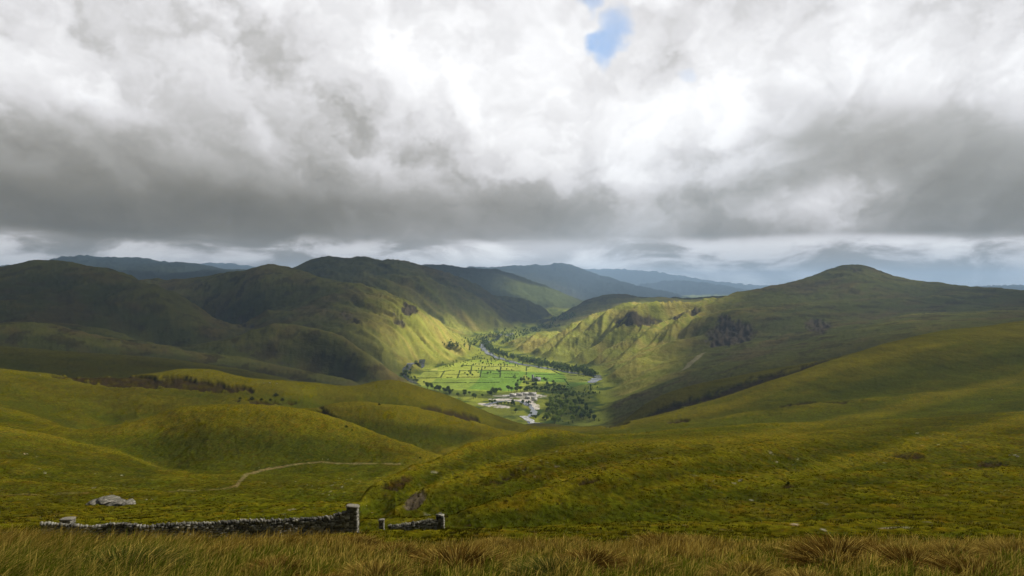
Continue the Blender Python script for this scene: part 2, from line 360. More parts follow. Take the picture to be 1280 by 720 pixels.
for (cx, cy, rx, ry, ro, d0, d1, st) in BANKS:
    bank = np.maximum(bank, ell(cx, cy, rx, ry, rot=ro) * dr(d0, d1) * st)
wb = fbm(U2 * 60, S2 * 45, 4, 25)
bank = sstep(.30, .52, bank * (1.0 + wb * 1.3))
Zg = Zg - bank * Yg * .0050 * (.6 + .4 * wb)
# tufts and terracettes in the nearer slopes
Zg = Zg + .16 * fbm(Xg / 2.2, Yg / 2.6, 3, 39) * sstep(5, 8, Yg) * (1 - sstep(16, 26, Yg))
near = sstep(13, 20, Yg) * (1 - sstep(400, 1100, Yg))
tuft = fbm(Xg / 2.6, Yg / 3.2, 3, 40) * .42 + fbm(Xg / .9, Yg / 1.2, 2, 44) * .13 * (1 - sstep(90, 220, Yg)) + fbm(Xg / 11., Yg / 14., 2, 46) * .35 + fbm(Xg / 35., Yg / 35., 2, 48) * .6
Zg = Zg + near * tuft * np.clip(Yg / 110., .12, 1.0)
terr = np.abs(((Zg / 1.7 + fbm(Xg / 22., Yg / 22., 3, 49) * 1.3) % 1.0) - .5) * 2
Zg = Zg + (terr - .5) * .28 * near * sstep(70, 130, Yg) * sstep(-.1, .5, fbm(Xg / 60., Yg / 60., 2, 50))
mid = sstep(450, 1100, Yg) * nonfloor
Zg = Zg + mid * fbm(U2 * 170, S2 * 90, 3, 52) * Yg * .0009
# river bed is cut just below the floor later via separate water sheets
PYg = 360 - Zg / Yg * F

# ------------------------------------------------------------------ queries on the built ground
def hz(x, y):
    """ground height at world (x, y)"""
    u = x / y; s = math.log(max(y, 2.01))
    i = int(np.clip(np.searchsorted(gs1, s) - 1, 0, NR - 2)); j = int(np.clip(np.searchsorted(gu1, u) - 1, 0, len(gu1) - 2))
    a = (s - gs1[i]) / (gs1[i + 1] - gs1[i]); b_ = (u - gu1[j]) / (gu1[j + 1] - gu1[j])
    return float((Zg[i, j] * (1 - b_) + Zg[i, j + 1] * b_) * (1 - a) + (Zg[i + 1, j] * (1 - b_) + Zg[i + 1, j + 1] * b_) * a)
def hit(px, py, dmin=3.0, dmax=16000.0):
    """world point of the ground seen along bearing px, elevation py, beyond dmin"""
    j = int(np.clip(np.searchsorted(gu1, (px - 640) / F), 1, len(gu1) - 1))
    m = np.where((PYg[:, j] <= py) & (gs1 > math.log(dmin)))[0]
    i = m[0] if len(m) else NR - 1
    y = float(np.exp(gs1[i])); y = min(y, dmax)
    x = (px - 640) / F * y
    return x, y, hz(x, y)
# ------------------------------------------------------------------ node helpers
class NT:
    def __init__(s, tree): s.t = tree; s.n = tree.nodes; s.l = tree.links
    def new(s, typ, **kw):
        nd = s.n.new(typ)
        for k, v in kw.items(): setattr(nd, k, v)
        return nd
    def put(s, sock, v):
        if isinstance(v, bpy.types.NodeSocket): s.l.new(v, sock)
        elif v is not None: sock.default_value = v
    def math(s, op, a, b=None, c=None, clamp=False):
        nd = s.new('ShaderNodeMath', operation=op); nd.use_clamp = clamp
        s.put(nd.inputs[0], a); s.put(nd.inputs[1], b)
        if c is not None: s.put(nd.inputs[2], c)
        return nd.outputs[0]
    def vmath(s, op, a, b=None):
        nd = s.new('ShaderNodeVectorMath', operation=op)
        s.put(nd.inputs[0], a); s.put(nd.inputs[1], b)
        return nd.outputs[0]
    def mapr(s, v, a, b, c=0.0, d=1.0, smooth=True):
        nd = s.new('ShaderNodeMapRange'); nd.clamp = True
        if smooth: nd.interpolation_type = 'SMOOTHSTEP'
        for i, x in enumerate((v, a, b, c, d)): s.put(nd.inputs[i], x)
        return nd.outputs[0]
    def mix(s, f, a, b, blend='MIX'):
        nd = s.new('ShaderNodeMix', data_type='RGBA', blend_type=blend)
        s.put(nd.inputs[0], f); s.put(nd.inputs[6], a); s.put(nd.inputs[7], b)
        return nd.outputs[2]
    def noise(s, vec, scale, detail=4, rough=.5, dist=0.0, d2=False):
        nd = s.new('ShaderNodeTexNoise')
        if d2: nd.noise_dimensions = '2D'
        s.put(nd.inputs['Vector'], vec); s.put(nd.inputs['Scale'], scale); s.put(nd.inputs['Detail'], detail)
        s.put(nd.inputs['Roughness'], rough); s.put(nd.inputs['Distortion'], dist)
        return nd.outputs['Fac'], nd.outputs['Color']
    def comb(s, x, y, z):
        nd = s.new('ShaderNodeCombineXYZ'); s.put(nd.inputs[0], x); s.put(nd.inputs[1], y); s.put(nd.inputs[2], z)
        return nd.outputs[0]

def rgb(r, g, b): return (r, g, b, 1.0)
def new_mat(name):
    m = D.materials.new(name); m.use_nodes = True
    m.node_tree.nodes.clear()
    nt = NT(m.node_tree)
    out = nt.new('ShaderNodeOutputMaterial'); pb = nt.new('ShaderNodeBsdfPrincipled')
    nt.l.new(pb.outputs[0], out.inputs[0])
    pb.inputs['Roughness'].default_value = .85
    pb.inputs['Specular IOR Level'].default_value = .2
    return m, nt, pb, out
def vcol_mat(name, rough=.85, bump=0.0, bscale=8.0, var=.25, vscale=6.0, spec=.15):
    m, nt, pb, out = new_mat(name)
    a = nt.new('ShaderNodeAttribute', attribute_name='col')
    tc = nt.new('ShaderNodeNewGeometry')
    f, _ = nt.noise(tc.outputs['Position'], vscale, 4, .6)
    k = nt.mapr(f, .3, .7, 1 - var, 1 + var, False)
    nt.put(pb.inputs['Base Color'], nt.vmath('MULTIPLY', a.outputs['Color'], nt.comb(k, k, k)))
    pb.inputs['Roughness'].default_value = rough; pb.inputs['Specular IOR Level'].default_value = spec
    if bump:
        f2, _ = nt.noise(tc.outputs['Position'], bscale, 5, .65)
        bp = nt.new('ShaderNodeBump'); bp.inputs['Strength'].default_value = bump; bp.inputs['Distance'].default_value = .1
        nt.put(bp.inputs['Height'], f2); nt.l.new(bp.outputs[0], pb.inputs['Normal'])
    return m

# ------------------------------------------------------------------ sun and sky
SUN_AZ, SUN_EL = math.radians(58), math.radians(37)        # azimuth from +Y towards +X
SUND = np.array([math.sin(SUN_AZ) * math.cos(SUN_EL), math.cos(SUN_AZ) * math.cos(SUN_EL), math.sin(SUN_EL)])
sl = D.lights.new('sun', 'SUN'); sl.energy = 5.0; sl.angle = math.radians(.53); sl.color = (1.0, .93, .80)
so = link(D.objects.new('sun', sl)); so.rotation_euler = Vector(-SUND).to_track_quat('-Z', 'Y').to_euler()
world = D.worlds.new('World'); scene.world = world; world.use_nodes = True
world.cycles.sampling_method = 'NONE'
world.node_tree.nodes.clear(); W = NT(world.node_tree)
wo = W.new('ShaderNodeOutputWorld'); bg = W.new('ShaderNodeBackground'); W.l.new(bg.outputs[0], wo.inputs[0])
sky = W.new('ShaderNodeTexSky', sky_type='NISHITA'); sky.sun_disc = False
sky.sun_elevation = SUN_EL; sky.sun_rotation = SUN_AZ; sky.altitude = 400; sky.air_density = 1.0; sky.dust_density = .6
tc = W.new('ShaderNodeTexCoord'); dvec = W.vmath('NORMALIZE', tc.outputs['Generated'])
sp = W.new('ShaderNodeSeparateXYZ'); W.l.new(dvec, sp.inputs[0])
az0 = W.math('ARCTAN2', sp.outputs[0], sp.outputs[1]); el0 = W.math('ARCSINE', sp.outputs[2])
# ragged warp of the bearing / elevation
big = W.comb(W.math('MULTIPLY', az0, 1.0), W.math('MULTIPLY', el0, 1.5), 0.3)
_, wc = W.noise(big, 4.2, 5, .5, d2=True); ws = W.new('ShaderNodeSeparateColor'); W.l.new(wc, ws.inputs[0])
def warped(base, amp, ch):
    return W.math('ADD', base, W.math('MULTIPLY', W.math('SUBTRACT', ws.outputs[ch], .5), amp))
az = warped(az0, .22, 0); el = warped(el0, .085, 1)
elc = warped(el0, .022, 1)                       # flatter bases keep a nearly level lower edge
def P2A(px, py):
    x, y, z = (px - 640) / F, 1.0, (360 - py) / F
    return math.atan2(x, y), math.asin(z / math.sqrt(x * x + y * y + z * z))
def blob(px, py, rx, ry, rot=0.0, a=None, e=None):
    """soft cloud patch around a bearing/elevation; radii in photo pixels"""
    A0, E0 = P2A(px, py); a = a or az; e = e or el
    dx = W.math('SUBTRACT', a, A0); dy = W.math('SUBTRACT', e, E0)
    c, s_ = math.cos(math.radians(rot)), math.sin(math.radians(rot))
    qx = W.math('ADD', W.math('MULTIPLY', dx, c * F / rx), W.math('MULTIPLY', dy, s_ * F / rx))
    qy = W.math('SUBTRACT', W.math('MULTIPLY', dy, c * F / ry), W.math('MULTIPLY', dx, s_ * F / ry))
    r2_ = W.math('MULTIPLY_ADD', qx, qx, W.math('MULTIPLY', qy, qy))
    return W.math('DIVIDE', 1.0, W.math('MULTIPLY_ADD', r2_, r2_, 1.0))
# base brightness of the cloud cover (0 dark .. 1 white)
lum = W.mapr(el, P2A(0, 300)[1], P2A(0, 70)[1], .52, .80, False)
BL = [(40, 240, 330, 90, 0, -.14, 0), (120, 262, 300, 34, 0, -.06, 1), (470, 266, 300, 20, 0, -.08, 1), (120, 110, 300, 70, 5, -.02, 0), (300, 130, 50, 44, -40, -.05, 0),
      (600, 40, 150, 60, 0, .10, 0), (640, 130, 90, 60, 0, .08, 0), (860, 140, 110, 70, 20, .16, 0), (480, 190, 34, 34, 0, .10, 0), (740, 235, 150, 36, 0, -.04, 1), (700, 200, 200, 50, 0, .06, 0), (1080, 60, 260, 60, -12, .08, 0),
      (1160, 185, 150, 44, 4, -.12, 0), (1260, 230, 160, 50, 0, -.13, 1), (985, 160, 60, 50, 0, -.12, 0), (1040, 258, 70, 22, 10, .20, 0), (860, 15, 90, 40, 0, -.10, 0)]
for px_, py_, rx_, ry_, ro_, am, fl_ in BL:
    lum = W.math('MULTIPLY_ADD', blob(px_, py_, rx_, ry_, ro_, None, elc if fl_ else el), am, lum)
# unseen sky to the sides, behind and overhead darkened to cut ambient light
side_ = W.mapr(W.math('ABSOLUTE', az0), .70, 1.05, 0, 1); high_ = W.mapr(el0, .42, .7, 0, 1)
lum = W.math('MULTIPLY_ADD', W.math('MAXIMUM', side_, W.math('MULTIPLY', high_, .8)), -.52, lum)
# heaped billows: cellular puffs of several sizes with ragged edges, lit from the upper right
persp = W.math('DIVIDE', 1.0, W.math('ADD', W.math('ABSOLUTE', el0), .55))
def puffs(vec):
    vo = W.new('ShaderNodeTexVoronoi', feature='SMOOTH_F1'); W.put(vo.inputs['Vector'], vec); vo.inputs['Scale'].default_value = 3.6
    vo.voronoi_dimensions = '2D'; vo.inputs['Detail'].default_value = 3.0; vo.inputs['Roughness'].default_value = .52; vo.inputs['Lacunarity'].default_value = 2.2; vo.inputs['Smoothness'].default_value = .6
    return vo.outputs['Distance']
_, wn3 = W.noise(W.comb(az0, W.math('MULTIPLY', el0, 1.3), 5.), 9.0, 5, .62, d2=True)
bv0 = W.comb(W.math('MULTIPLY', az0, persp), W.math('MULTIPLY', W.math('MULTIPLY', el0, persp), 1.5), .7)
bv = W.vmath('ADD', bv0, W.vmath('MULTIPLY', W.vmath('SUBTRACT', wn3, (.5, .5, .5)), (.16, .16, 0)))
v1 = puffs(bv); v2 = puffs(W.vmath('ADD', bv, (.035, .05, 0)))
n1, _ = W.noise(bv, 2.6, 6, .56, d2=True)
sepn = W.new('ShaderNodeSeparateColor'); W.l.new(wn3, sepn.inputs[0]); n3 = sepn.outputs[2]
crisp = W.mapr(lum, .42, .80, .24, .80)
tex = W.math('ADD', W.math('MULTIPLY', W.math('SUBTRACT', n1, .5), .21), W.math('MULTIPLY', W.math('SUBTRACT', v2, v1), .36))
tex = W.math('ADD', tex, W.math('MULTIPLY', W.math('SUBTRACT', .42, v1), .14))
lum = W.math('MULTIPLY_ADD', tex, crisp, lum)
# far streets of cloud under the near deck
streak = W.comb(W.math('MULTIPLY', az0, 5.0), W.math('MULTIPLY', el0, 15.0), 2.0)
n4, _ = W.noise(streak, 1.7, 6, .6, .3, d2=True)
lowband = W.mapr(elc, P2A(0, 300)[1], P2A(0, 281)[1], 1, 0)
low = W.mapr(n4, .36, .64, .60, .96)
for px_, py_, rx_, ry_, ro_, am in [(900, 312, 120, 20, 0, -.12), (660, 305, 110, 22, 0, .12), (330, 300, 300, 12, 2, -.16), (200, 322, 260, 10, 0, -.08), (470, 318, 90, 12, 0, -.08), (1160, 330, 200, 18, 0, -.10), (1010, 285, 80, 12, 0, .1)]:
    low = W.math('MULTIPLY_ADD', blob(px_, py_, rx_, ry_, ro_, az0, el0), am, low)
lmix = W.new('ShaderNodeMix', data_type='FLOAT'); W.put(lmix.inputs[0], lowband); W.put(lmix.inputs[2], lum); W.put(lmix.inputs[3], low)
lum = W.math('MAXIMUM', lmix.outputs[0], .22)
ramp = W.new('ShaderNodeValToRGB'); cr = ramp.color_ramp
stops = [(.0, (.06, .062, .06)), (.25, (.118, .112, .092)), (.40, (.20, .190, .162)), (.55, (.36, .35, .33)), (.70, (.62, .61, .615)), (.85, (.80, .795, .80)), (1.0, (.97, .97, .97))]
cr.elements[0].position, cr.elements[0].color = stops[0][0], (*stops[0][1], 1)
cr.elements[1].position, cr.elements[1].color = stops[-1][0], (*stops[-1][1], 1)
for p_, c_ in stops[1:-1]:
    e_ = cr.elements.new(p_); e_.color = (*c_, 1)
W.put(ramp.inputs[0], lum)
# gaps of blue
gap = W.math('MAXIMUM', blob(722, 44, 26, 50, -30), W.math('MULTIPLY', blob(705, 0, 16, 24, 0), .9))
gap = W.mapr(W.math('MULTIPLY_ADD', W.math('SUBTRACT', n1, .5), 1.5, gap), .26, .95)
gap2 = W.math('MULTIPLY', W.mapr(W.math('MULTIPLY_ADD', W.math('SUBTRACT', n3, .5), .9, blob(850, 88, 22, 16)), .45, 1.2), .25)
hor = W.mapr(elc, P2A(0, 352)[1], P2A(0, 338)[1], 1, 0)                      # clear strip above the far hills
holes = W.math('MAXIMUM', W.math('MAXIMUM', gap, gap2), W.math('MULTIPLY', hor, .12))
BGS = .10
skyc = W.vmath('MULTIPLY', sky.outputs[0], (1.0, 1.0, 1.0))
cloudc = W.vmath('MULTIPLY', ramp.outputs[0], (1 / BGS,) * 3)
below = W.mapr(sp.outputs[2], -.03, .0, 0, 1)
colr = W.mix(holes, cloudc, W.vmath('ADD', W.vmath('MULTIPLY', skyc, (.5, .6, .7)), (.5, 1.3, 2.6)))
W.put(bg.inputs[0], colr); bg.inputs[1].default_value = BGS

# ------------------------------------------------------------------ camera and render settings
cam = D.cameras.new('camera'); co = link(D.objects.new('camera', cam))
co.location = (0, 0, 0); co.rotation_euler = (math.radians(90), 0, 0)
cam.sensor_width = 36; cam.lens = 36 * F / 1280; cam.clip_start = .1; cam.clip_end = 90000
scene.camera = co
vs = scene.view_settings; vs.view_transform = 'Standard'; vs.look = 'None'; vs.gamma = 1; vs.exposure = .4; vs.use_curve_mapping = False
scene.render.engine = 'CYCLES'
scene.cycles.max_bounces = 4; scene.cycles.diffuse_bounces = 2; scene.cycles.glossy_bounces = 1; scene.cycles.transmission_bounces = 2; scene.cycles.transparent_max_bounces = 16; scene.cycles.volume_bounces = 0
scene.cycles.use_denoising = True; scene.cycles.use_adaptive_sampling = True; scene.cycles.adaptive_threshold = .02; scene.cycles.adaptive_min_samples = 8
# ------------------------------------------------------------------ ground colours (albedo) per vertex
def lerp(a, b, t): return a + (b - a) * t[..., None]
C_ = lambda r, g, b: np.array([r, g, b])
GR = C_(.058, .056, .0020); LUSH = C_(.042, .052, .0025); STRAW = C_(.088, .078, .005); RUST = C_(.056, .045, .003); PEAT = C_(.024, .016, .008)
HEATH = C_(.082, .066, .026); HILLG = C_(.070, .076, .020); GOLD = C_(.40, .34, .085); ROCK = C_(.060, .048, .034); FIELD = C_(.26, .34, .04)
nA = fbm(U2 * 9, S2 * 7, 4, 60); nB = fbm(U2 * 26, S2 * 20, 4, 64); nC = fbm(U2 * 90, S2 * 60, 3, 68)
nW = fbm(Xg / 9., Yg / 14., 4, 70)
col = np.empty(Zg.shape + (3,)); col[:] = GR
col = lerp(col, LUSH, sstep(-.05, .45, nA + .2 * nB) * .7)
col = lerp(col, RUST, sstep(.0, .5, -nA + .3 * nB + .2 * nC) * .5)
col = lerp(col, STRAW, sstep(.15, .6, nB + .5 * nC) * .25)
nearm = 1 - sstep(250, 500, Yg)
col = lerp(col, RUST, nearm * sstep(.1, .5, nW) * .35); col = lerp(col, LUSH, nearm * sstep(.1, .5, -nW) * .45)
rush = sstep(.12, .22, fbm(Xg / 7., Yg / 11., 4, 120)) * (1 - sstep(500, 900, Yg))
col = lerp(col, C_(.050, .040, .006), rush * .35 * (Yg > 20))
pale = sstep(.16, .26, fbm(Xg / 5., Yg / 9., 4, 124)) * (1 - sstep(350, 700, Yg))
col = lerp(col, STRAW, pale * .4 * (Yg > 20))
rush2 = sstep(.14, .22, fbm(Xg / 45., Yg / 70., 5, 127)) * sstep(700, 1000, Yg)
# lush flat of the left basin and wet flushes
basin = np.clip(ell(400, 625, 260, 28) + ell(540, 655, 300, 16) + ell(420, 590, 120, 14) + ell(760, 640, 250, 14, rot=-10), 0, 1) * dr(60, 330)
col = lerp(col, LUSH, basin * .55)
flush = np.clip(ell(1180, 500, 220, 18, rot=-6) + ell(900, 530, 200, 12, rot=-4), 0, 1) * dr(250, 700)
col = lerp(col, LUSH * 1.05, flush * .6)
gold = np.clip(ell(870, 562, 200, 9, rot=-8) + ell(255, 466, 60, 5), 0, 1) * dr(150, 760)
col = lerp(col, STRAW * 1.05, gold * .55)
# dry knolls lightened and wet hollows darkened to paint relief shading by ground curvature
def gblur(a, r):
    for _ in range(2):
        for ax in (0, 1):
            c = np.cumsum(np.pad(a, [(r + 1, r) if k_ == ax else (0, 0) for k_ in (0, 1)], mode='edge'), axis=ax)
            a = (np.take(c, range(2 * r + 1, c.shape[ax]), axis=ax) - np.take(c, range(0, c.shape[ax] - 2 * r - 1), axis=ax)) / (2 * r + 1)
    return a
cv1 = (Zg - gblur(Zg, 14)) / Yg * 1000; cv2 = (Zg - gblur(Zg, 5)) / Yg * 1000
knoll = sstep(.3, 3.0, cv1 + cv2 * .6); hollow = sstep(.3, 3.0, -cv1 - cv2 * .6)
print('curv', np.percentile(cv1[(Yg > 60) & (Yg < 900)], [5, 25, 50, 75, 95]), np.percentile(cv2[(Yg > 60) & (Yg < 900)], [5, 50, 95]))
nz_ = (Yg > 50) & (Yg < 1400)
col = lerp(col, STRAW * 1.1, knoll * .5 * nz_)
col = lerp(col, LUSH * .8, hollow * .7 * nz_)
def along(pts, wpx):
    """distance mask to a picture-plane polyline on the ground, width in px"""
    best = np.full(Zg.shape, 1e9)
    for (x1, y1), (x2, y2) in zip(pts[:-1], pts[1:]):
        vx, vy = x2 - x1, y2 - y1; L = vx * vx + vy * vy
        t = np.clip(((PX - x1) * vx + (PYb - y1) * vy) / L, 0, 1)
        best = np.minimum(best, np.hypot(PX - x1 - t * vx, (PYb - y1 - t * vy) * 1.6))
    return np.exp(-(best / wpx) ** 4)
# drier grass painted rim-bright along the fold crests, wetter folds painted shade-dark
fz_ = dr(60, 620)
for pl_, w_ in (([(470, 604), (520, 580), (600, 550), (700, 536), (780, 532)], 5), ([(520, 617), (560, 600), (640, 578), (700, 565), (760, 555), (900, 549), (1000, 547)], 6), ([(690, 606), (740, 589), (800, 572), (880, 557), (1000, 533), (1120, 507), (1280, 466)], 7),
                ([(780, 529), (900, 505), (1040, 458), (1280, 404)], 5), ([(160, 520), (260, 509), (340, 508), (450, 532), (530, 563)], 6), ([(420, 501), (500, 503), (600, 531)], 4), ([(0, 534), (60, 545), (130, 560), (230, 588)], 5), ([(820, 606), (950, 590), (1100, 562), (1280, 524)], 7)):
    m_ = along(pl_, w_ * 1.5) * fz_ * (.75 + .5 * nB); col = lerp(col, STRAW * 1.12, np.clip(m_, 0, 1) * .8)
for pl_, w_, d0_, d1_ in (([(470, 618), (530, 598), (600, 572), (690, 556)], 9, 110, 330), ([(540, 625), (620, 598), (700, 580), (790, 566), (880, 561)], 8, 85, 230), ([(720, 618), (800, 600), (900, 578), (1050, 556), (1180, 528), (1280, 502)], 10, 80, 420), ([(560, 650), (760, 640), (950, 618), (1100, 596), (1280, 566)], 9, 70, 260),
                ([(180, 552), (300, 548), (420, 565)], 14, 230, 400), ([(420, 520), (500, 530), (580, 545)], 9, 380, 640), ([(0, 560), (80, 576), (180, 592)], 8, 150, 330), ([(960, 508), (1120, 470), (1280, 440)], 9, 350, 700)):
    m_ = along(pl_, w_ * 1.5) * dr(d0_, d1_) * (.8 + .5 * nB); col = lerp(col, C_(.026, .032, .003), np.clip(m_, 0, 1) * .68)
# distant hills
dist = sstep(880, 1300, Yg)
hill = lerp(np.broadcast_to(HILLG, col.shape), HEATH, sstep(-.1, .45, nA + .5 * nB) * .8)
hill = lerp(hill, HEATH * .75, sstep(.1, .5, nB + .5 * nC) * .4)
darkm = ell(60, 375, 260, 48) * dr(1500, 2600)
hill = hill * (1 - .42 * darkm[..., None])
hill = lerp(hill, hill * 1.5 + C_(.02, .01, 0), knoll * .5)  # convex hill ground lightened in colour to bring out relief
hill = lerp(hill, HEATH * .45, rush2 * .6)
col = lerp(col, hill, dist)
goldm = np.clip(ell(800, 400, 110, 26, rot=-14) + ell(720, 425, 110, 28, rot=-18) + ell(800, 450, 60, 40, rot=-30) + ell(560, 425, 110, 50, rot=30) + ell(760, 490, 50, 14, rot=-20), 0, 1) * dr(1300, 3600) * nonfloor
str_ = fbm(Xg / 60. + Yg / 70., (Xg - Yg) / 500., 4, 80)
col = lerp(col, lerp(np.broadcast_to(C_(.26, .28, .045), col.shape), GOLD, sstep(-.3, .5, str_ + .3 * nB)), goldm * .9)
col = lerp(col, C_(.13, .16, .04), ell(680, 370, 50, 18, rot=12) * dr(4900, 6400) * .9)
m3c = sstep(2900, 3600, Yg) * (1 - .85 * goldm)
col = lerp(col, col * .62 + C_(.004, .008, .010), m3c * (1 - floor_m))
l4 = dr(4900, 7000) * (1 - np.clip(ell(685, 368, 52, 17, rot=14) * 1.6, 0, 1))  # far ranges painted shade-dark and hazy blue, sunlit spur left lighter
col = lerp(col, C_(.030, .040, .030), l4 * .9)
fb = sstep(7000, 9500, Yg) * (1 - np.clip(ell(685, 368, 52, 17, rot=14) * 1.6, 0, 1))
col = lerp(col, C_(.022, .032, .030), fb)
# valley floor: rough pasture and enclosed fields
rough = lerp(np.broadcast_to(C_(.23, .26, .04), col.shape), C_(.055, .085, .02), sstep(-.1, .35, fbm(Xg / 40., Yg / 60., 4, 84)))
col = lerp(col, rough, floor_m)
def inpoly(poly, x=PX, y=PYb):
    m = np.zeros(x.shape, bool); k = len(poly)
    for i in range(k):
        x1, y1 = poly[i]; x2, y2 = poly[(i + 1) % k]
        if y1 == y2: continue
        c = ((y1 > y) != (y2 > y)) & (x < (x2 - x1) * (y - y1) / (y2 - y1) + x1); m ^= c
    return m
POLY_F1 = [(520, 474), (530, 465), (560, 455), (590, 450), (650, 452), (662, 462), (650, 474), (668, 486), (600, 494), (560, 491), (528, 484)]
POLY_F2 = [(652, 466), (664, 457), (690, 461), (720, 467), (738, 474), (742, 478), (720, 483), (695, 487), (680, 483), (664, 474)]
fsel = (inpoly(POLY_F1) | inpoly(POLY_F2)) & dr(1100, 2900)
cellx = np.floor(Xg / 95. + .25 * np.sin(Yg / 160.)); celly = np.floor(Yg / 190. + .2 * np.sin(Xg / 90.))
hsh = (np.sin(cellx * 12.9898 + celly * 78.233) * 43758.5453) % 1.0
fcol = lerp(np.broadcast_to(FIELD, col.shape), C_(.36, .38, .08), hsh); fcol = lerp(fcol, C_(.14, .25, .04), sstep(.7, .8, hsh)); fcol = lerp(fcol, C_(.42, .40, .13), sstep(.84, .88, (hsh * 7.3) % 1.0) * .8); fcol = lerp(fcol, C_(.19, .22, .05), (1 - sstep(.1, .2, (hsh * 3.7) % 1.0)) * .7)
col = lerp(col, fcol * (1 + .12 * nC[..., None]), fsel * .95)
# pale shingle of the river bank
shin = np.clip(ell(650, 495, 34, 2.4) + ell(636, 500, 26, 1.8, rot=3) + ell(618, 507, 20, 2.2, rot=6) + ell(661, 502, 10, 4, rot=25) + ell(668, 509, 7, 4), 0, 1) * dr(1100, 1700)
shin = sstep(.38, .52, shin * (.95 + 1.6 * fbm(Xg / 16., Yg / 16., 4, 90)))
col = lerp(col, C_(.66, .62, .57) * (1 + .5 * fbm(Xg / 5., Yg / 9., 3, 92)[..., None]), shin)
wdm = np.clip(ell(715, 505, 30, 30, rot=40) + ell(600, 493, 80, 5, rot=3) + ell(690, 485, 40, 6), 0, 1) * dr(1050, 2000) * floor_m
col = lerp(col, C_(.035, .055, .018), sstep(.25, .7, wdm * (1 + .6 * nC)) * .6)
# banks, crags
bcol = lerp(np.broadcast_to(PEAT, col.shape), RUST * .6, sstep(-.2, .5, nC))
col = lerp(col, bcol, bank * .92)
col = lerp(col, ROCK * (1 + .6 * nC[..., None]), crag * .95)
# scree fan and foot-worn track
scree = ell(866, 453, 22, 2.2, rot=-35) * dr(1300, 1900)
col = lerp(col, C_(.24, .22, .14), sstep(.3, .8, scree) * .7)
TRACK = [(500, 581), (470, 580), (430, 578.5), (400, 578), (375, 580), (350, 583), (325, 588), (308, 594), (300, 600), (296, 606)]
tr = along(TRACK[:6], 1.5) + along(TRACK[5:], 2.4) + along([(296, 606), (270, 608), (230, 609), (200, 611)], 1.0) * .6 + along([(110, 616), (60, 617), (0, 621)], .9) * .5
tr = np.clip(tr, 0, 1) * dr(120, 420)
col = lerp(col, C_(.17, .14, .07), tr * .65 * (1 + .3 * nC))
rockbits = sstep(.62, .7, perlin(Xg / 1.6, Yg / 2.6, 95)) * dr(60, 230) * sstep(.1, .4, fbm(Xg / 30., Yg / 30., 2, 96))
col = lerp(col, C_(.3, .29, .26), rockbits * .5)
col = np.clip(col, .003, .9)

# ------------------------------------------------------------------ the ground sheet
nu = len(gu1)
V = np.stack([Xg, Yg, Zg], -1).reshape(-1, 3)
ii = np.arange(NR - 1)[:, None] * nu + np.arange(nu - 1)[None, :]
Fq = np.stack([ii, ii + 1, ii + nu + 1, ii + nu], -1).reshape(-1)
gm, nt, pb, out = new_mat('moorland')
at = nt.new('ShaderNodeAttribute', attribute_name='col'); ad = nt.new('ShaderNodeAttribute', attribute_name='fine')
geo = nt.new('ShaderNodeNewGeometry'); pos = geo.outputs['Position']
fine = ad.outputs['Fac']
flat = nt.vmath('MULTIPLY', pos, (1.0, .55, 1.6))
f1, _ = nt.noise(flat, 1.4, 5, .68); f2, _ = nt.noise(flat, .22, 4, .6); f3, _ = nt.noise(flat, .028, 5, .62)
k1 = nt.mapr(f1, .32, .68, .45, 1.55, False); k3 = nt.mapr(f3, .32, .68, .84, 1.16, False); k2 = nt.mapr(f2, .3, .7, .82, 1.18, False)
k = nt.math('MULTIPLY', k2, k3)
km = nt.new('ShaderNodeMix', data_type='FLOAT'); nt.put(km.inputs[0], fine); nt.put(km.inputs[2], k3); nt.put(km.inputs[3], nt.math('MULTIPLY', k, k1))
c1 = nt.vmath('MULTIPLY', at.outputs['Color'], nt.comb(km.outputs[0], km.outputs[0], km.outputs[0]))
hue, _ = nt.noise(flat, .5, 4, .6)
c2 = nt.mix(nt.math('MULTIPLY', nt.mapr(hue, .48, .66), nt.math('MULTIPLY', fine, .5)), c1, nt.vmath('MULTIPLY', c1, (1.35, .85, .9)))
nt.put(pb.inputs['Base Color'], c2); pb.inputs['Roughness'].default_value = .95; pb.inputs['Specular IOR Level'].default_value = .0
bp = nt.new('ShaderNodeBump'); nt.put(bp.inputs['Strength'], nt.math('MULTIPLY', fine, .9)); bp.inputs['Distance'].default_value = .35
bh = nt.math('ADD', f1, nt.math('MULTIPLY', f2, 2.2)); nt.put(bp.inputs['Height'], bh)
bp2 = nt.new('ShaderNodeBump'); nt.put(bp2.inputs['Strength'], nt.math('MULTIPLY_ADD', fine, -.7, .85)); bp2.inputs['Distance'].default_value = 8.0; nt.put(bp2.inputs['Height'], f3); nt.l.new(bp.outputs[0], bp2.inputs['Normal'])
nt.l.new(bp2.outputs[0], pb.inputs['Normal'])
finev = (1 - sstep(150, 900, Yg)) * .85 + .15
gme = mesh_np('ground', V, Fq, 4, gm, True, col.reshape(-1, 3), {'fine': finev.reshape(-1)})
ground = link(D.objects.new('ground', gme)); tag(ground, kind='structure')
# ground behind and beside the camera
bv_ = []; N_ = 24
for j in range(N_):
    for i in range(N_):
        x = -60 + 120 * i / (N_ - 1); y = -60 + 62.0 * j / (N_ - 1); bv_.append((x, y, -2.82 - .004 * (x * x) ** .5 + .1 * math.sin(x * .7) * math.sin(y * .5)))
bf = [(j * N_ + i, j * N_ + i + 1, (j + 1) * N_ + i + 1, (j + 1) * N_ + i) for j in range(N_ - 1) for i in range(N_ - 1)]
bm_ = mesh_np('ground_behind', bv_, bf, 4, gm, True, np.tile(GR, (len(bv_), 1)), {'fine': np.ones(len(bv_))})
tag(link(D.objects.new('ground_behind', bm_)), kind='structure')

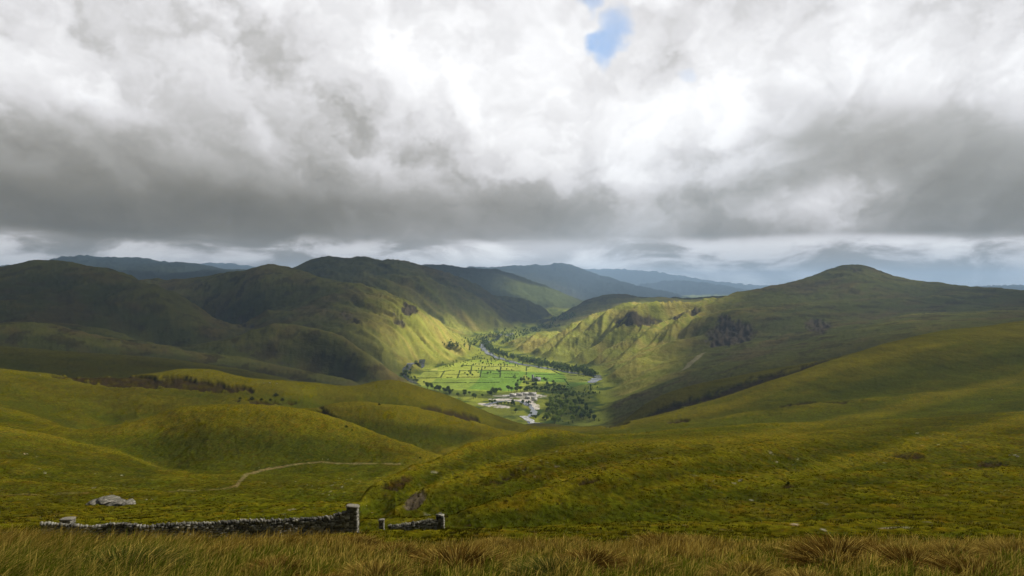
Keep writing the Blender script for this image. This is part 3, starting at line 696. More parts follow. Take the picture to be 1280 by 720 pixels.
# ------------------------------------------------------------------ unseen high cloud deck added to shade the ground, with holes for sunlit places
LIT = [  # outlines of the sunlit ground: polygon (bearing px, elevation py), dmin, dmax
    ([(455, 462), (470, 450), (476, 438), (462, 428), (480, 415), (495, 418), (500, 405), (488, 388), (498, 385), (512, 392), (530, 398), (545, 402), (560, 400), (575, 393), (590, 400), (620, 408), (645, 408),
      (700, 400), (735, 388), (790, 378), (880, 374), (905, 372), (880, 384), (862, 398), (848, 412), (830, 430), (812, 446), (800, 462), (790, 470), (765, 482), (730, 492), (700, 500), (690, 540), (560, 540), (540, 500), (590, 495), (540, 486), (525, 479), (600, 477), (600, 474), (528, 476), (505, 470)], 1050, 3700),
    ([(612, 360), (628, 344), (650, 348), (690, 362), (740, 380), (735, 392), (680, 386)], 4700, 6600),
    ([(650, 405), (690, 402), (760, 385), (735, 400), (660, 414)], 3000, 5200),
    ([(820, 340), (900, 345), (960, 362), (800, 366)], 9000, 12000),
]
PARTIAL = [  # weaker breaks in the cover: px, py, rx, ry, rot, dmin, dmax, how much sun
    (440, 480, 210, 12, 0, 500, 900, .75), (250, 470, 90, 14, 0, 500, 760, .8), (1150, 450, 260, 50, -18, 260, 720, .85), (860, 565, 200, 10, -8, 200, 420, .6), (60, 500, 120, 30, 10, 280, 560, .5),
    (540, 350, 60, 20, 20, 3600, 4400, .45), (900, 450, 60, 12, -30, 1000, 2000, .22), (1060, 362, 170, 26, 0, 1800, 2800, .8), (1180, 400, 200, 22, 0, 900, 2600, .8), (930, 425, 150, 48, -20, 1000, 2400, .55), (330, 360, 60, 20, 0, 2300, 3200, .35), (400, 412, 60, 8, 5, 1500, 1800, .35), (180, 432, 200, 8, 8, 1000, 1500, .35),
    (560, 560, 60, 20, -20, 200, 500, .35), (300, 520, 120, 14, 5, 330, 480, .4), (600, 338, 700, 14, 0, 7000, 16000, .0)]
litm = np.zeros(Zg.shape)
for poly, a_, b_ in LIT: litm = np.maximum(litm, (inpoly(poly) & dr(a_, b_)).astype(float))
part = .17 + .75 * (1 - sstep(680, 950, Yg))
for (cx, cy, rx, ry, ro, d0, d1, st) in PARTIAL: part = np.maximum(part, ell(cx, cy, rx, ry, rot=ro) * dr(d0, d1) * st)
tot = np.maximum(litm, part)
CZ = 4000.0
mv = Yg > 40
tt = (CZ - Zg[mv]) / SUND[2]
qx_ = Xg[mv] + SUND[0] * tt; qy_ = Yg[mv] + SUND[1] * tt
RES = 28.0; X0, X1, Y0, Y1 = -1800., 12500., 1200., 10600.
nx_, ny_ = int((X1 - X0) / RES), int((Y1 - Y0) / RES)
ix = ((qx_ - X0) / RES); iy = ((qy_ - Y0) / RES)
ok = (ix > 1) & (ix < nx_ - 2) & (iy > 1) & (iy < ny_ - 2)
acc = np.zeros((ny_, nx_)); wac = np.zeros((ny_, nx_))
vis = np.minimum.accumulate(PYg, axis=0); visw = np.where(PYg <= vis + .4, 1.0, .02)[mv]
np.add.at(acc, (iy[ok].astype(int), ix[ok].astype(int)), (tot[mv] * visw)[ok]); np.add.at(wac, (iy[ok].astype(int), ix[ok].astype(int)), visw[ok])
def blur(a, r):
    for ax in (0, 1):
        c = np.cumsum(np.pad(a, [(r + 1, r) if k_ == ax else (0, 0) for k_ in (0, 1)], mode='edge'), axis=ax)
        a = (np.take(c, range(2 * r + 1, c.shape[ax]), axis=ax) - np.take(c, range(0, c.shape[ax] - 2 * r - 1), axis=ax)) / (2 * r + 1)
    return a
s1 = blur(acc, 1); w1 = blur(wac, 1); s6 = blur(blur(acc, 5), 5); w6 = blur(blur(wac, 5), 5)
v1 = s1 / (w1 + 1e-9); v6 = s6 / (w6 + 1e-9); g_ = w1 / (w1 + .05)
openv = np.where(w6 > 1e-6, v1 * g_ + v6 * (1 - g_), .1)
gx_ = X0 + (np.arange(nx_) + .5) * RES; gy_ = Y0 + (np.arange(ny_) + .5) * RES
GX, GY = np.meshgrid(gx_, gy_)
openv = openv + .10 * fbm(GX / 160., GY / 160., 4, 99) * (openv > .02) * 4 * openv * (1.3 - openv)
openv = blur(np.clip(openv, 0, 1), 1)
th = 260 * np.sqrt(np.clip(1 - openv, 0, 1)) * (1 + .5 * fbm(GX / 500., GY / 500., 4, 100))
zb = CZ + 20 * fbm(GX / 400., GY / 400., 3, 101)
lower = np.stack([GX, GY, zb], -1).reshape(-1, 3); upper = np.stack([GX, GY, zb + np.maximum(th, 4)], -1).reshape(-1, 3)
nn = nx_ * ny_
iq = np.arange(ny_ - 1)[:, None] * nx_ + np.arange(nx_ - 1)[None, :]
keepq = (openv[:-1, :-1] < .93).reshape(-1)
fl = np.stack([iq, iq + nx_, iq + nx_ + 1, iq + 1], -1).reshape(-1, 4)[keepq]
fu = np.stack([iq, iq + 1, iq + nx_ + 1, iq + nx_], -1).reshape(-1, 4)[keepq] + nn
cm = D.materials.new('shadow_cloud_layer'); cm.use_nodes = True; cm.node_tree.nodes.clear(); nt = NT(cm.node_tree)
out = nt.new('ShaderNodeOutputMaterial'); at = nt.new('ShaderNodeAttribute', attribute_name='open')
tb = nt.new('ShaderNodeBsdfTransparent'); df = nt.new('ShaderNodeBsdfDiffuse'); tl = nt.new('ShaderNodeBsdfTranslucent')
df.inputs[0].default_value = rgb(.85, .86, .88); tl.inputs[0].default_value = rgb(.34, .35, .37)
m1 = nt.new('ShaderNodeMixShader'); m1.inputs[0].default_value = .5; nt.l.new(df.outputs[0], m1.inputs[1]); nt.l.new(tl.outputs[0], m1.inputs[2])
m2 = nt.new('ShaderNodeMixShader'); nt.put(m2.inputs[0], nt.math('SQRT', at.outputs['Fac'])); nt.l.new(m1.outputs[0], m2.inputs[1]); nt.l.new(tb.outputs[0], m2.inputs[2]); nt.l.new(m2.outputs[0], out.inputs[0])
o2 = np.clip(openv.reshape(-1), 0, 1)
cme = mesh_np('shadow_cloud_layer', np.concatenate([lower, upper]), np.concatenate([fl, fu]), 4, cm, True, None, {'open': np.concatenate([o2, o2])})
cl = link(D.objects.new('shadow_clouds', cme)); tag(cl, kind='structure')

# ------------------------------------------------------------------ haze
hmn, hmx = float(Zg.min()), float(Zg[np.abs(U2) < 1.0].max())
bx = D.meshes.new('haze')
hx, hy0, hy1, hz0, hz1 = 84000., -80., 31500., float(Zg.min()) - 1.5, float(Zg.max()) + 6
vv = [(x, y, z) for x in (-hx, hx) for y in (hy0, hy1) for z in (hz0, hz1)]
bx.from_pydata(vv, [], [(0, 1, 3, 2), (4, 6, 7, 5), (0, 4, 5, 1), (2, 3, 7, 6), (0, 2, 6, 4), (1, 5, 7, 3)])
hm = D.materials.new('haze'); hm.use_nodes = True; hm.node_tree.nodes.clear(); nt = NT(hm.node_tree)
out = nt.new('ShaderNodeOutputMaterial'); pv = nt.new('ShaderNodeVolumePrincipled'); nt.l.new(pv.outputs[0], out.inputs['Volume'])
pv.inputs['Color'].default_value = rgb(.45, .67, 1.0); pv.inputs['Density'].default_value = HAZE if 'HAZE' in globals() else 6.0e-5; pv.inputs['Anisotropy'].default_value = .25
bx.materials.append(hm)
tag(link(D.objects.new('haze', bx)), kind='stuff')
# ================================================================== objects
def V3(p): return np.array(p, dtype=np.float64)
class MB:
    """collects vertices/tris with per-vertex colours into one mesh"""
    def __init__(s): s.v = []; s.f = []; s.c = []; s.n = 0
    def add(s, v, f, c):
        v = np.asarray(v, float).reshape(-1, 3); f = np.asarray(f, int).reshape(-1, 3)
        c = np.asarray(c, float)
        if c.ndim == 1: c = np.tile(c, (len(v), 1))
        s.v.append(v); s.f.append(f + s.n); s.c.append(c); s.n += len(v)
    def mesh(s, name, mat, smooth=False):
        return mesh_np(name, np.concatenate(s.v), np.concatenate(s.f), 3, mat, smooth, np.clip(np.concatenate(s.c), .002, 1))
    def build(s, name, mat, parent=None, smooth=False):
        return link(D.objects.new(name, s.mesh(name, mat, smooth)), parent)
def empty(name, loc, rz=0.0):
    o = D.objects.new(name, None); o.location = loc; o.rotation_euler = (0, 0, rz); o.empty_display_size = .3
    return link(o)
def ico(sub=1):
    t = (1 + 5 ** .5) / 2
    v = [(-1, t, 0), (1, t, 0), (-1, -t, 0), (1, -t, 0), (0, -1, t), (0, 1, t), (0, -1, -t), (0, 1, -t), (t, 0, -1), (t, 0, 1), (-t, 0, -1), (-t, 0, 1)]
    f = [(0, 11, 5), (0, 5, 1), (0, 1, 7), (0, 7, 10), (0, 10, 11), (1, 5, 9), (5, 11, 4), (11, 10, 2), (10, 7, 6), (7, 1, 8), (3, 9, 4), (3, 4, 2), (3, 2, 6), (3, 6, 8), (3, 8, 9), (4, 9, 5), (2, 4, 11), (6, 2, 10), (8, 6, 7), (9, 8, 1)]
    v = [np.array(p) / np.linalg.norm(p) for p in v]
    for _ in range(sub):
        cache = {}; nf = []
        def midp(a, b):
            k = (min(a, b), max(a, b))
            if k not in cache:
                m = (v[a] + v[b]); v.append(m / np.linalg.norm(m)); cache[k] = len(v) - 1
            return cache[k]
        for a, b, c in f:
            x, y, z = midp(a, b), midp(b, c), midp(c, a); nf += [(a, x, z), (b, y, x), (c, z, y), (x, y, z)]
        f = nf
    return np.array(v), np.array(f)
ICO0, ICO1, ICO2, ICO3 = ico(0), ico(1), ico(2), ico(3)
def stone(mb, c, size, rz, col_, base=None, rough=.12):
    v, f = base or ICO1
    q = np.sign(v) * np.abs(v) ** .55                     # boxier than a ball
    q = q * (1 + rs.uniform(-rough, rough, (len(v), 1)))
    q = q * (np.array(size) / 2) 
    tx, ty = rs.uniform(-.12, .12, 2); q[:, 2] += q[:, 0] * tx + q[:, 1] * ty
    cz, sz = math.cos(rz), math.sin(rz)
    q = np.stack([q[:, 0] * cz - q[:, 1] * sz, q[:, 0] * sz + q[:, 1] * cz, q[:, 2]], 1) + np.array(c)
    mb.add(q, f, np.clip(np.array(col_) * (1 + rs.uniform(-.12, .12, (len(v), 1))), .01, .9))
def boxm(mb, lo, hi, col_, M=None):
    lo, hi = np.array(lo, float), np.array(hi, float)
    v = np.array([(x, y, z) for x in (lo[0], hi[0]) for y in (lo[1], hi[1]) for z in (lo[2], hi[2])])
    f = [(0, 1, 3), (0, 3, 2), (4, 6, 7), (4, 7, 5), (0, 4, 5), (0, 5, 1), (2, 3, 7), (2, 7, 6), (0, 2, 6), (0, 6, 4), (1, 5, 7), (1, 7, 3)]
    if M is not None: v = v @ M.T
    mb.add(v, f, col_)
def stonecol():
    b = rs.choice([.09, .13, .18, .25, .34]) * rs.uniform(.8, 1.15)
    t = rs.uniform(-.02, .02)
    return np.array([b * (1.04 + t), b, b * (.88 - t)])

STONE = vcol_mat('dry_stone', .9, .9, 22.0, .35, 14.0)
ROCKM = vcol_mat('lichened_rock', .92, 1.0, 5.0, .45, 2.2)
GRASSM = D.materials.new('grass_blades'); GRASSM.use_nodes = True; GRASSM.node_tree.nodes.clear(); nt = NT(GRASSM.node_tree)
out = nt.new('ShaderNodeOutputMaterial'); at = nt.new('ShaderNodeAttribute', attribute_name='col')
df = nt.new('ShaderNodeBsdfDiffuse'); tl = nt.new('ShaderNodeBsdfTranslucent'); mx = nt.new('ShaderNodeMixShader'); mx.inputs[0].default_value = .3
nt.l.new(at.outputs['Color'], df.inputs[0]); nt.l.new(at.outputs['Color'], tl.inputs[0]); nt.l.new(df.outputs[0], mx.inputs[1]); nt.l.new(tl.outputs[0], mx.inputs[2]); nt.l.new(mx.outputs[0], out.inputs[0])
LEAFM = GRASSM.copy(); LEAFM.name = 'leaves'
BARKM = vcol_mat('bark', .9, .4, 6.0, .3, 3.0)

# ------------------------------------------------------------------ blades
def blades(x, y, z, h, w, lean, leandir, cb, ct, segs=2):
    """vectorised grass blades -> V, F, C (strips narrowing to a point)"""
    n = len(x); face = rs.uniform(0, 2 * np.pi, n)
    rx, ry = np.cos(face) * w / 2, np.sin(face) * w / 2
    lx, ly = np.cos(leandir) * lean * h, np.sin(leandir) * lean * h
    vs_, cs_ = [], []
    ts = [0, .45, .8][:segs + 1] if segs == 2 else [0, .5]
    for t in ts:
        k = t ** 1.8; wk = 1 - .45 * t
        px, py, pz = x + lx * k, y + ly * k, z + h * t * (1 - .25 * lean * t)
        vs_ += [np.stack([px - rx * wk, py - ry * wk, pz], 1), np.stack([px + rx * wk, py + ry * wk, pz], 1)]
        cc = cb + (ct - cb) * t; cs_ += [cc, cc]
    vs_.append(np.stack([x + lx, y + ly, z + h * (1 - .25 * lean)], 1)); cs_.append(ct)
    m = len(vs_); Vv = np.stack(vs_, 1).reshape(-1, 3); Cc = np.stack(cs_, 1).reshape(-1, 3)
    F1 = []
    for k in range(len(ts) - 1):
        a = 2 * k; F1 += [(a, a + 1, a + 3), (a, a + 3, a + 2)]
    a = 2 * (len(ts) - 1); F1.append((a, a + 1, a + 2))
    Ff = (np.arange(n)[:, None, None] * m + np.array(F1)[None]).reshape(-1, 3)
    return Vv, Ff, Cc
def hz_v(x, y):
    u = x / y; s = np.log(y)
    i = np.clip(np.searchsorted(gs1, s) - 1, 0, NR - 2); j = np.clip(np.searchsorted(gu1, u) - 1, 0, len(gu1) - 2)
    a = (s - gs1[i]) / (gs1[i + 1] - gs1[i]); b_ = (u - gu1[j]) / (gu1[j + 1] - gu1[j])
    return (Zg[i, j] * (1 - b_) + Zg[i, j + 1] * b_) * (1 - a) + (Zg[i + 1, j] * (1 - b_) + Zg[i + 1, j + 1] * b_) * a
G_GREEN = C_(.090, .108, .009); G_DEEP = C_(.060, .080, .010); G_STRAW = C_(.62, .46, .11); G_RUST = C_(.25, .165, .024); G_BROWN = C_(.098, .068, .012)
# foreground sward
NB = 300000
yy = np.sqrt(rs.uniform(4.2 ** 2, 14.8 ** 2, NB)); uu = rs.uniform(-.95, .95, NB); xx = uu * yy
clump = perlin(xx * 3.1, yy * 3.1, 201) ; patch = fbm(xx * .55, yy * .75, 3, 204); pt2 = fbm(xx * 1.3, yy * 1.5, 3, 209)
keepb = rs.uniform(0, 1, NB) < .55 + .6 * clump
xx, yy, uu, clump, patch, pt2 = [a[keepb] for a in (xx, yy, uu, clump, patch, pt2)]; NB = len(xx)
left = np.exp(-((uu + .60) / .26) ** 2)
hh = (.09 + .15 * np.clip(clump + .3, 0, 1) + .10 * np.clip(patch, 0, 1) + left * .15 + .03 * sstep(11, 13, yy)) * rs.uniform(.55, 1.25, NB)
ww = .0045 + .0028 * rs.uniform(0, 1, NB) + .0022 * (yy / 10)
lean = np.clip(.45 + .35 * rs.normal(0, 1, NB) + .25 * left, .05, 1.3); ld = rs.normal(.25, .9, NB) * (1 - .5 * left)
r = rs.uniform(0, 1, NB)
green = sstep(-.3, .35, -patch + .35 * pt2 + .55 * (1 - sstep(8.5, 11.5, yy)) + .25 * left - .1)
warm = sstep(10.2, 12.6, yy + .8 * pt2)
ct = np.where((r < .40 + .35 * (1 - green) )[:, None], G_STRAW, G_GREEN * 1.5); ct = np.where(((r > .55) & (r < .55 + .45 * np.maximum(1 - green, warm)))[:, None], G_RUST, ct)
cb = G_GREEN * green[:, None] + G_BROWN * (1 - green)[:, None]; cb = cb * (1 - .4 * warm)[:, None] + G_BROWN * (.4 * warm)[:, None]
jit = rs.uniform(.65, 1.3, (NB, 1)); ct = ct * jit; cb = cb * jit
ct = ct * (1 - .2 * warm[:, None])
Vv, Ff, Cc = blades(xx, yy, hz_v(xx, yy) - .01, hh, ww, lean, ld, cb, ct)
go = link(D.objects.new('grass', mesh_np('grass', Vv, Ff, 3, GRASSM, False, Cc)))
tag(go, 'long green and straw coloured moorland grass along the front of the view', 'grass', kind='stuff')
# low tufts over the middle ground
NTF = 75000
yy = np.exp(rs.uniform(math.log(14), math.log(190), NTF)); uu = rs.uniform(-.72, .72, NTF); xx = uu * yy
cl2 = fbm(xx / 5., yy / 7., 3, 220); kp = rs.uniform(0, 1, NTF) < .35 + 1.2 * cl2 + .5 * (yy < 45); xx, yy, uu, cl2 = xx[kp], yy[kp], uu[kp], cl2[kp]; n_ = len(xx)
bx_, by_, bh_, bw_, bc_, bt_ = [], [], [], [], [], []
for k in range(7):
    a_ = rs.uniform(0, 6.28, n_); rr = rs.uniform(.02, .16, n_) * (1 + yy / 120)
    bx_.append(xx + np.cos(a_) * rr); by_.append(yy + np.sin(a_) * rr); bh_.append(rs.uniform(.10, .24, n_) * (1 + .25 * np.clip(cl2, 0, 1))); bw_.append(.012 + yy * .00045)
    w_ = rs.uniform(0, 1, (n_, 1)); base_ = GR * .75 * (1 - w_) + RUST * w_ * .8
    g_2 = sstep(-.1, .3, -cl2)[:, None]; base_ = base_ * (1 - .5 * g_2) + LUSH * .5 * g_2
    bc_.append(base_ * .8); bt_.append(base_ * 1.15)
nr_ = 7000; ry_ = np.exp(rs.uniform(math.log(30), math.log(150), nr_)); ru_ = rs.uniform(-.72, .72, nr_); rx_ = ru_ * ry_
cl3 = fbm(rx_ / 14., ry_ / 22., 4, 230); kp = rs.uniform(0, 1, nr_) < .03 + 1.7 * np.clip(cl3 - .04, 0, 1); rx_, ry_ = rx_[kp], ry_[kp]; n3 = len(rx_); rsz = rs.uniform(.3, .7, n3)
rcol = np.where((rs.uniform(0, 1, n3) < .6)[:, None], C_(.034, .030, .006), C_(.085, .062, .010)) * rs.uniform(.7, 1.3, (n3, 1))
for k in range(13):
    a_ = rs.uniform(0, 6.28, n3); rr = rs.uniform(0, .42, n3) * rsz
    bx_.append(rx_ + np.cos(a_) * rr); by_.append(ry_ + np.sin(a_) * rr); bh_.append(rs.uniform(.22, .5, n3) * rsz); bw_.append(.03 + ry_ * .0007); bc_.append(rcol * .8); bt_.append(rcol * 1.3)
bx_, by_, bh_, bw_ = map(np.concatenate, (bx_, by_, bh_, bw_)); bc_ = np.concatenate(bc_); bt_ = np.concatenate(bt_); nn_ = len(bx_)
Vv, Ff, Cc = blades(bx_, by_, hz_v(bx_, by_) - .03, bh_, bw_, rs.uniform(.1, .9, nn_), rs.normal(.2, 1.2, nn_), bc_, bt_, 1)
mo = link(D.objects.new('grass_tufts', mesh_np('grass_tufts', Vv, Ff, 3, GRASSM, False, Cc)))
tag(mo, 'low rough grass tufts spread over the slopes beyond the long grass', 'grass', kind='stuff')

# ------------------------------------------------------------------ rush tussocks
def tussock_mesh(nb, R_, H_, cbase, ctip, tipmix, seed):
    global rs
    old = rs; rs = np.random.RandomState(seed)
    a = rs.uniform(0, 6.283, nb); q = np.sqrt(rs.uniform(0, 1, nb)); x = np.cos(a) * q * R_; y = np.sin(a) * q * R_ * .8
    h = H_ * (1 - .45 * q ** 2) * rs.uniform(.6, 1.15, nb)
    t = (rs.uniform(0, 1, nb) < tipmix)[:, None]; ct = np.where(t, G_STRAW * .85, ctip) * rs.uniform(.6, 1.3, (nb, 1)); cb = np.tile(cbase, (nb, 1)) * rs.uniform(.7, 1.2, (nb, 1))
    lean = q * 1.1 + rs.uniform(.05, .35, nb)
    r_ = blades(x, y, np.zeros(nb) - .03, h, rs.uniform(.006, .0095, nb), lean, a + rs.normal(0, .35, nb), cb, ct)
    rs = old
    return mesh_np('rush_tussock', r_[0], r_[1], 3, GRASSM, False, r_[2])
TM = [tussock_mesh(1900, .30, .40, C_(.050, .032, .008), C_(.13, .075, .014), .18, 300), tussock_mesh(1900, .30, .38, C_(.060, .045, .010), C_(.19, .125, .024), .26, 301),
      tussock_mesh(2600, .42, .46, C_(.030, .038, .010), C_(.075, .085, .014), .22, 302)]
TUS = [(152, 700, 2, 1.25, 'broad deep green tussock at the far left of the front grass, leaning right'),
       (60, 676, 1, .8, 'small rusty tussock against the left end of the drystone wall'),
       (240, 682, 1, .7, 'low straw tipped tussock just below the sagging middle of the wall'),
       (345, 700, 0, .8, 'brown rush tussock in front of the middle of the long wall'),
       (400, 712, 0, .75, 'dark rush tussock at the picture edge below the long wall'),
       (390, 668, 1, .8, 'rust brown tussock at the foot of the wall left of its end pillar'),
       (440, 672, 0, .8, 'brown tussock directly below the tall end pillar'),
       (496, 686, 0, .8, 'rounded brown tussock below the small post in the wall gap'),
       (470, 706, 1, .9, 'straw flecked tussock lower left of the rounded one below the gap'),
       (572, 695, 0, 1.15, 'largest dark brown tussock below the ruined wall stub'),
       (618, 676, 1, .7, 'small rusty tussock right of the ruined wall stub'),
       (690, 705, 2, .7, 'olive green tussock low in the centre of the front grass'),
       (735, 700, 0, .85, 'dark brown tussock at the bottom right of centre, beside a paler one'),
       (795, 697, 1, .85, 'paler brown tussock right of a dark one near the bottom centre'),
       (712, 671, 0, .8, 'reddish tussock on the crest of the grass in the centre'),
       (830, 674, 0, .9, 'reddish brown tussock on the grass crest right of centre'),
       (872, 673, 1, .8, 'straw flecked tussock on the grass crest below the folded slope'),
       (930, 705, 1, .9, 'pale rusty tussock at the bottom edge right of centre'),
       (1045, 690, 0, 1.35, 'widest dark tussock in the right part of the front grass'),
       (1090, 684, 0, .9, 'dark tussock merging with the right side of the widest one'),
       (1140, 697, 0, 1.0, 'round dark brown tussock with pale stalks at its foot, right side'),
       (1190, 686, 1, .85, 'orange brown tussock on the crest at the right'),
       (1222, 706, 0, .95, 'dark tussock at the lower right corner'),
       (1265, 684, 1, .9, 'rusty tussock cut by the right edge of the view'),
       (1010, 712, 1, .8, 'small straw tipped tussock at the bottom edge left of the widest dark one')]
for (tx, ty, kind_, sc, lab) in TUS:
    zt = 1.0; d_ = float(np.interp(ty, [664, 672, 680, 690, 700, 712], [13.0, 12.0, 11.0, 9.9, 9.0, 8.2]))
    x = (tx - 640) / F * d_
    o = D.objects.new('rush_tussock', TM[kind_]); link(o); o.location = (x, d_, hz(x, d_)); o.rotation_euler = (0, 0, rs.uniform(0, 6.28)); o.scale = (sc * 1.15, sc * 1.1, sc * .62)
    tag(o, lab, 'tussock', 'rush tussocks in the front grass')

# ------------------------------------------------------------------ drystone walls
def resample(path, step):
    P_ = [V3(p) for p in path]; out_ = [P_[0]]; 
    L = [0]; 
    for a, b in zip(P_[:-1], P_[1:]): L.append(L[-1] + np.linalg.norm((b - a)[:2]))
    n_ = max(2, int(L[-1] / step)); ss = np.linspace(0, L[-1], n_ + 1)
    A_ = np.array(P_); return np.stack([np.interp(ss, L, A_[:, k]) for k in range(A_.shape[1])], 1), L[-1]
def wall_run(path, name, parent, thick=.52):
    """path: (x, y, ztop)"""
    pl, L = resample(path, .12)
    s_acc = np.concatenate([[0], np.cumsum(np.linalg.norm(np.diff(pl[:, :2], axis=0), axis=1))])
    def at(s):
        p = [np.interp(s, s_acc, pl[:, k]) for k in range(3)]
        q = [np.interp(min(s + .3, L), s_acc, pl[:, k]) - np.interp(max(s - .3, 0), s_acc, pl[:, k]) for k in range(2)]
        return p, math.atan2(q[1], q[0])
    mb = MB()
    for side_ in (-1, 1):
        level_ = 0.0
        while level_ < 1.9:
            ch = rs.uniform(.10, .17); s = rs.uniform(-.1, .1)
            while s < L:
                ln = rs.uniform(.16, .42)
                (x, y, zt), a = at(min(s + ln / 2, L)); zb = hz(x, y) - .12
                if zb + level_ + ch * .4 < zt - .05:
                    off_ = (thick / 2 * (1 - .25 * level_) - .10 + rs.uniform(-.03, .03)) * side_
                    stone(mb, (x - math.sin(a) * off_, y + math.cos(a) * off_, zb + level_ + ch / 2 + rs.uniform(-.02, .02)), (ln * .98, rs.uniform(.2, .32), ch * rs.uniform(.85, 1.15)), a + rs.uniform(-.08, .08), stonecol())
                s += ln * .97
            level_ += ch * .96
    s = 0
    while s < L:                                      # tilted cope stones
        ln = rs.uniform(.10, .22); (x, y, zt), a = at(s)
        stone(mb, (x, y, zt - .02 + rs.uniform(-.04, .05)), (ln, thick * rs.uniform(.7, 1.0), rs.uniform(.16, .26)), a + rs.uniform(-.15, .15), stonecol() * .75)
        s += ln * .95
    vv_, ff_, = [], []                                  # dark rubble core
    for k, (x, y, zt) in enumerate(pl[::3]):
        _, a = at(min(k * 3 * L / (len(pl) - 1), L)); nx2, ny2 = -math.sin(a) * .12, math.cos(a) * .12; zb = hz(x, y) - .2; zt2 = max(zt - .12, zb + .05)
        vv_ += [(x - nx2, y - ny2, zb), (x + nx2, y + ny2, zb), (x + nx2, y + ny2, zt2), (x - nx2, y - ny2, zt2)]
        if k: 
            b0 = 4 * (k - 1); b1 = 4 * k
            for q in range(4): r_ = (q + 1) % 4; ff_ += [(b0 + q, b1 + q, b1 + r_), (b0 + q, b1 + r_, b0 + r_)]
    mb.add(vv_, ff_, C_(.016, .014, .012))
    return mb.build(name, STONE, parent)
def pillar(name, x, y, w_, h_, parent, ruin=False, cap=True, org=(0, 0, 0)):
    mb = MB(); zb = hz(x, y) - .15; level_ = 0
    while level_ < h_ + .15:
        ch = rs.uniform(.11, .17); sh = 1 - (.0 if not ruin else .35 * max(0, level_ / h_ - .6))
        k = 3
        for i in range(k):
            for j in range(k):
                if i == 1 and j == 1 and level_ < h_ - .1: continue
                if ruin and level_ > h_ * .75 and rs.uniform() < .35: continue
                stone(mb, (x + (i - 1) * w_ / 3 * sh, y + (j - 1) * w_ / 3 * sh, zb + level_ + ch / 2), (w_ / 3 * 1.12, w_ / 3 * 1.12, ch * 1.05), rs.uniform(-.12, .12), stonecol())
        level_ += ch * .95
    boxm(mb, (x - w_ * .3, y - w_ * .3, zb), (x + w_ * .3, y + w_ * .3, zb + h_), C_(.04, .035, .03))
    o = mb.build(name, STONE, parent)
    if cap:
        m2 = MB(); stone(m2, (x, y, zb + level_ + .05), (w_ * 1.22, w_ * 1.2, .17), .05, C_(.20, .185, .16), ICO2, .05)
        m2.build('cap_stone', STONE, o)
    return o
def topz(px, py, d): return -(py - 360) / F * d
wl = [(52, 656, 50.5), (80, 657.5, 51), (112, 659.5, 51.5), (150, 656.5, 52), (170, 658, 52), (185, 661, 52.2), (200, 658, 52.6), (222, 656.5, 53), (262, 655.5, 54), (300, 652.5, 55), (345, 652, 56), (380, 650.5, 57), (408, 648.5, 57.6), (424, 644.5, 58), (434, 641.5, 58.2)]
wt = empty('drystone_wall', ((245 - 640) / F * 54, 54, hz((245 - 640) / F * 54, 54)))
def child_fix(o, root):
    """keep world placement under an offset root"""
    off = Vector(root.location)
    me = o.data; co_ = np.empty(len(me.vertices) * 3, dtype=np.float32); me.vertices.foreach_get('co', co_)
    co_ = co_.reshape(-1, 3) - np.array(off, dtype=np.float32); me.vertices.foreach_set('co', co_.ravel()); me.update()
    for ch in o.children: child_fix(ch, root)
r1 = wall_run([((p[0] - 640) / F * p[2], p[2], topz(p[0], p[1] - 1.5, p[2])) for p in wl], 'wall_run', wt)
p1 = pillar('end_pillar', (441 - 640) / F * 58.6, 58.6, .78, 1.85, wt)
for o in (r1, p1): child_fix(o, wt)
tag(wt, 'long dark drystone wall sagging in the middle, ending in a tall capped pillar', 'stone wall')
def fit_h(px, pytop, d):
    x = (px - 640) / F * d
    return x, topz(px, pytop, d) - hz(x, d)
x, h_ = fit_h(84.5, 650, 53.5); pt = empty('gate_pillar', (x, 53.5, hz(x, 53.5))); o = pillar('shaft', x, 53.5, .72, max(.5, h_), pt); child_fix(o, pt)
tag(pt, 'squat stone pillar with pale cap standing behind the left end of the long wall', 'pillar')
x, h_ = fit_h(477, 651, 66.5); pt = empty('gatepost', (x, 66.5, hz(x, 66.5))); o = pillar('shaft', x, 66.5, .42, max(.6, h_), pt); child_fix(o, pt)
tag(pt, 'thin dark stone gatepost between the long wall and the ruined stub', 'gatepost')
rw = empty('ruined_wall', ((520 - 640) / F * 72, 72, hz((520 - 640) / F * 72, 72)))
r2_ = wall_run([((p[0] - 640) / F * p[2], p[2], topz(*p)) for p in [(486, 658, 67), (500, 656, 67.3), (515, 654, 67.6), (530, 651.5, 68), (543, 649, 68.4)]], 'wall_run', rw, .5)
x, h_ = fit_h(550, 643, 68.8); p2 = pillar('end_pillar', x, 68.8, .75, h_, rw, True, False)
for o in (r2_, p2): child_fix(o, rw)
tag(rw, 'short ruined drystone wall rising to a crumbling pillar right of the gap', 'stone wall')

# ------------------------------------------------------------------ rocks and boulders
def rockmesh(name, seed, sub=3, flatz=.5, cols=None, lumps=5):
    q = np.random.RandomState(seed); v, f = ico(sub); v = v.copy()
    for _ in range(14):                                # chop by random planes for facets
        n_ = q.normal(size=3); n_ /= np.linalg.norm(n_); k = q.uniform(.62, .92); dd = v @ n_; m_ = dd > k; v[m_] -= np.outer(dd[m_] - k, n_) * .85
    nz = fbm(v[:, 0] * 2.3 + v[:, 2] * 1.7 + seed, v[:, 1] * 2.3 - v[:, 2] * 1.1, 4, seed % 90)
    v = v * (1 + .16 * nz[:, None]); v[:, 2] *= flatz
    t = fbm(v[:, 0] * 3 + seed, v[:, 2] * 6 + v[:, 1] * 3, 3, 7 + seed % 50)
    c = C_(.10, .095, .08) + (C_(.27, .255, .22) - C_(.10, .095, .08)) * sstep(-.05, .4, t)[:, None]
    return v, f, c
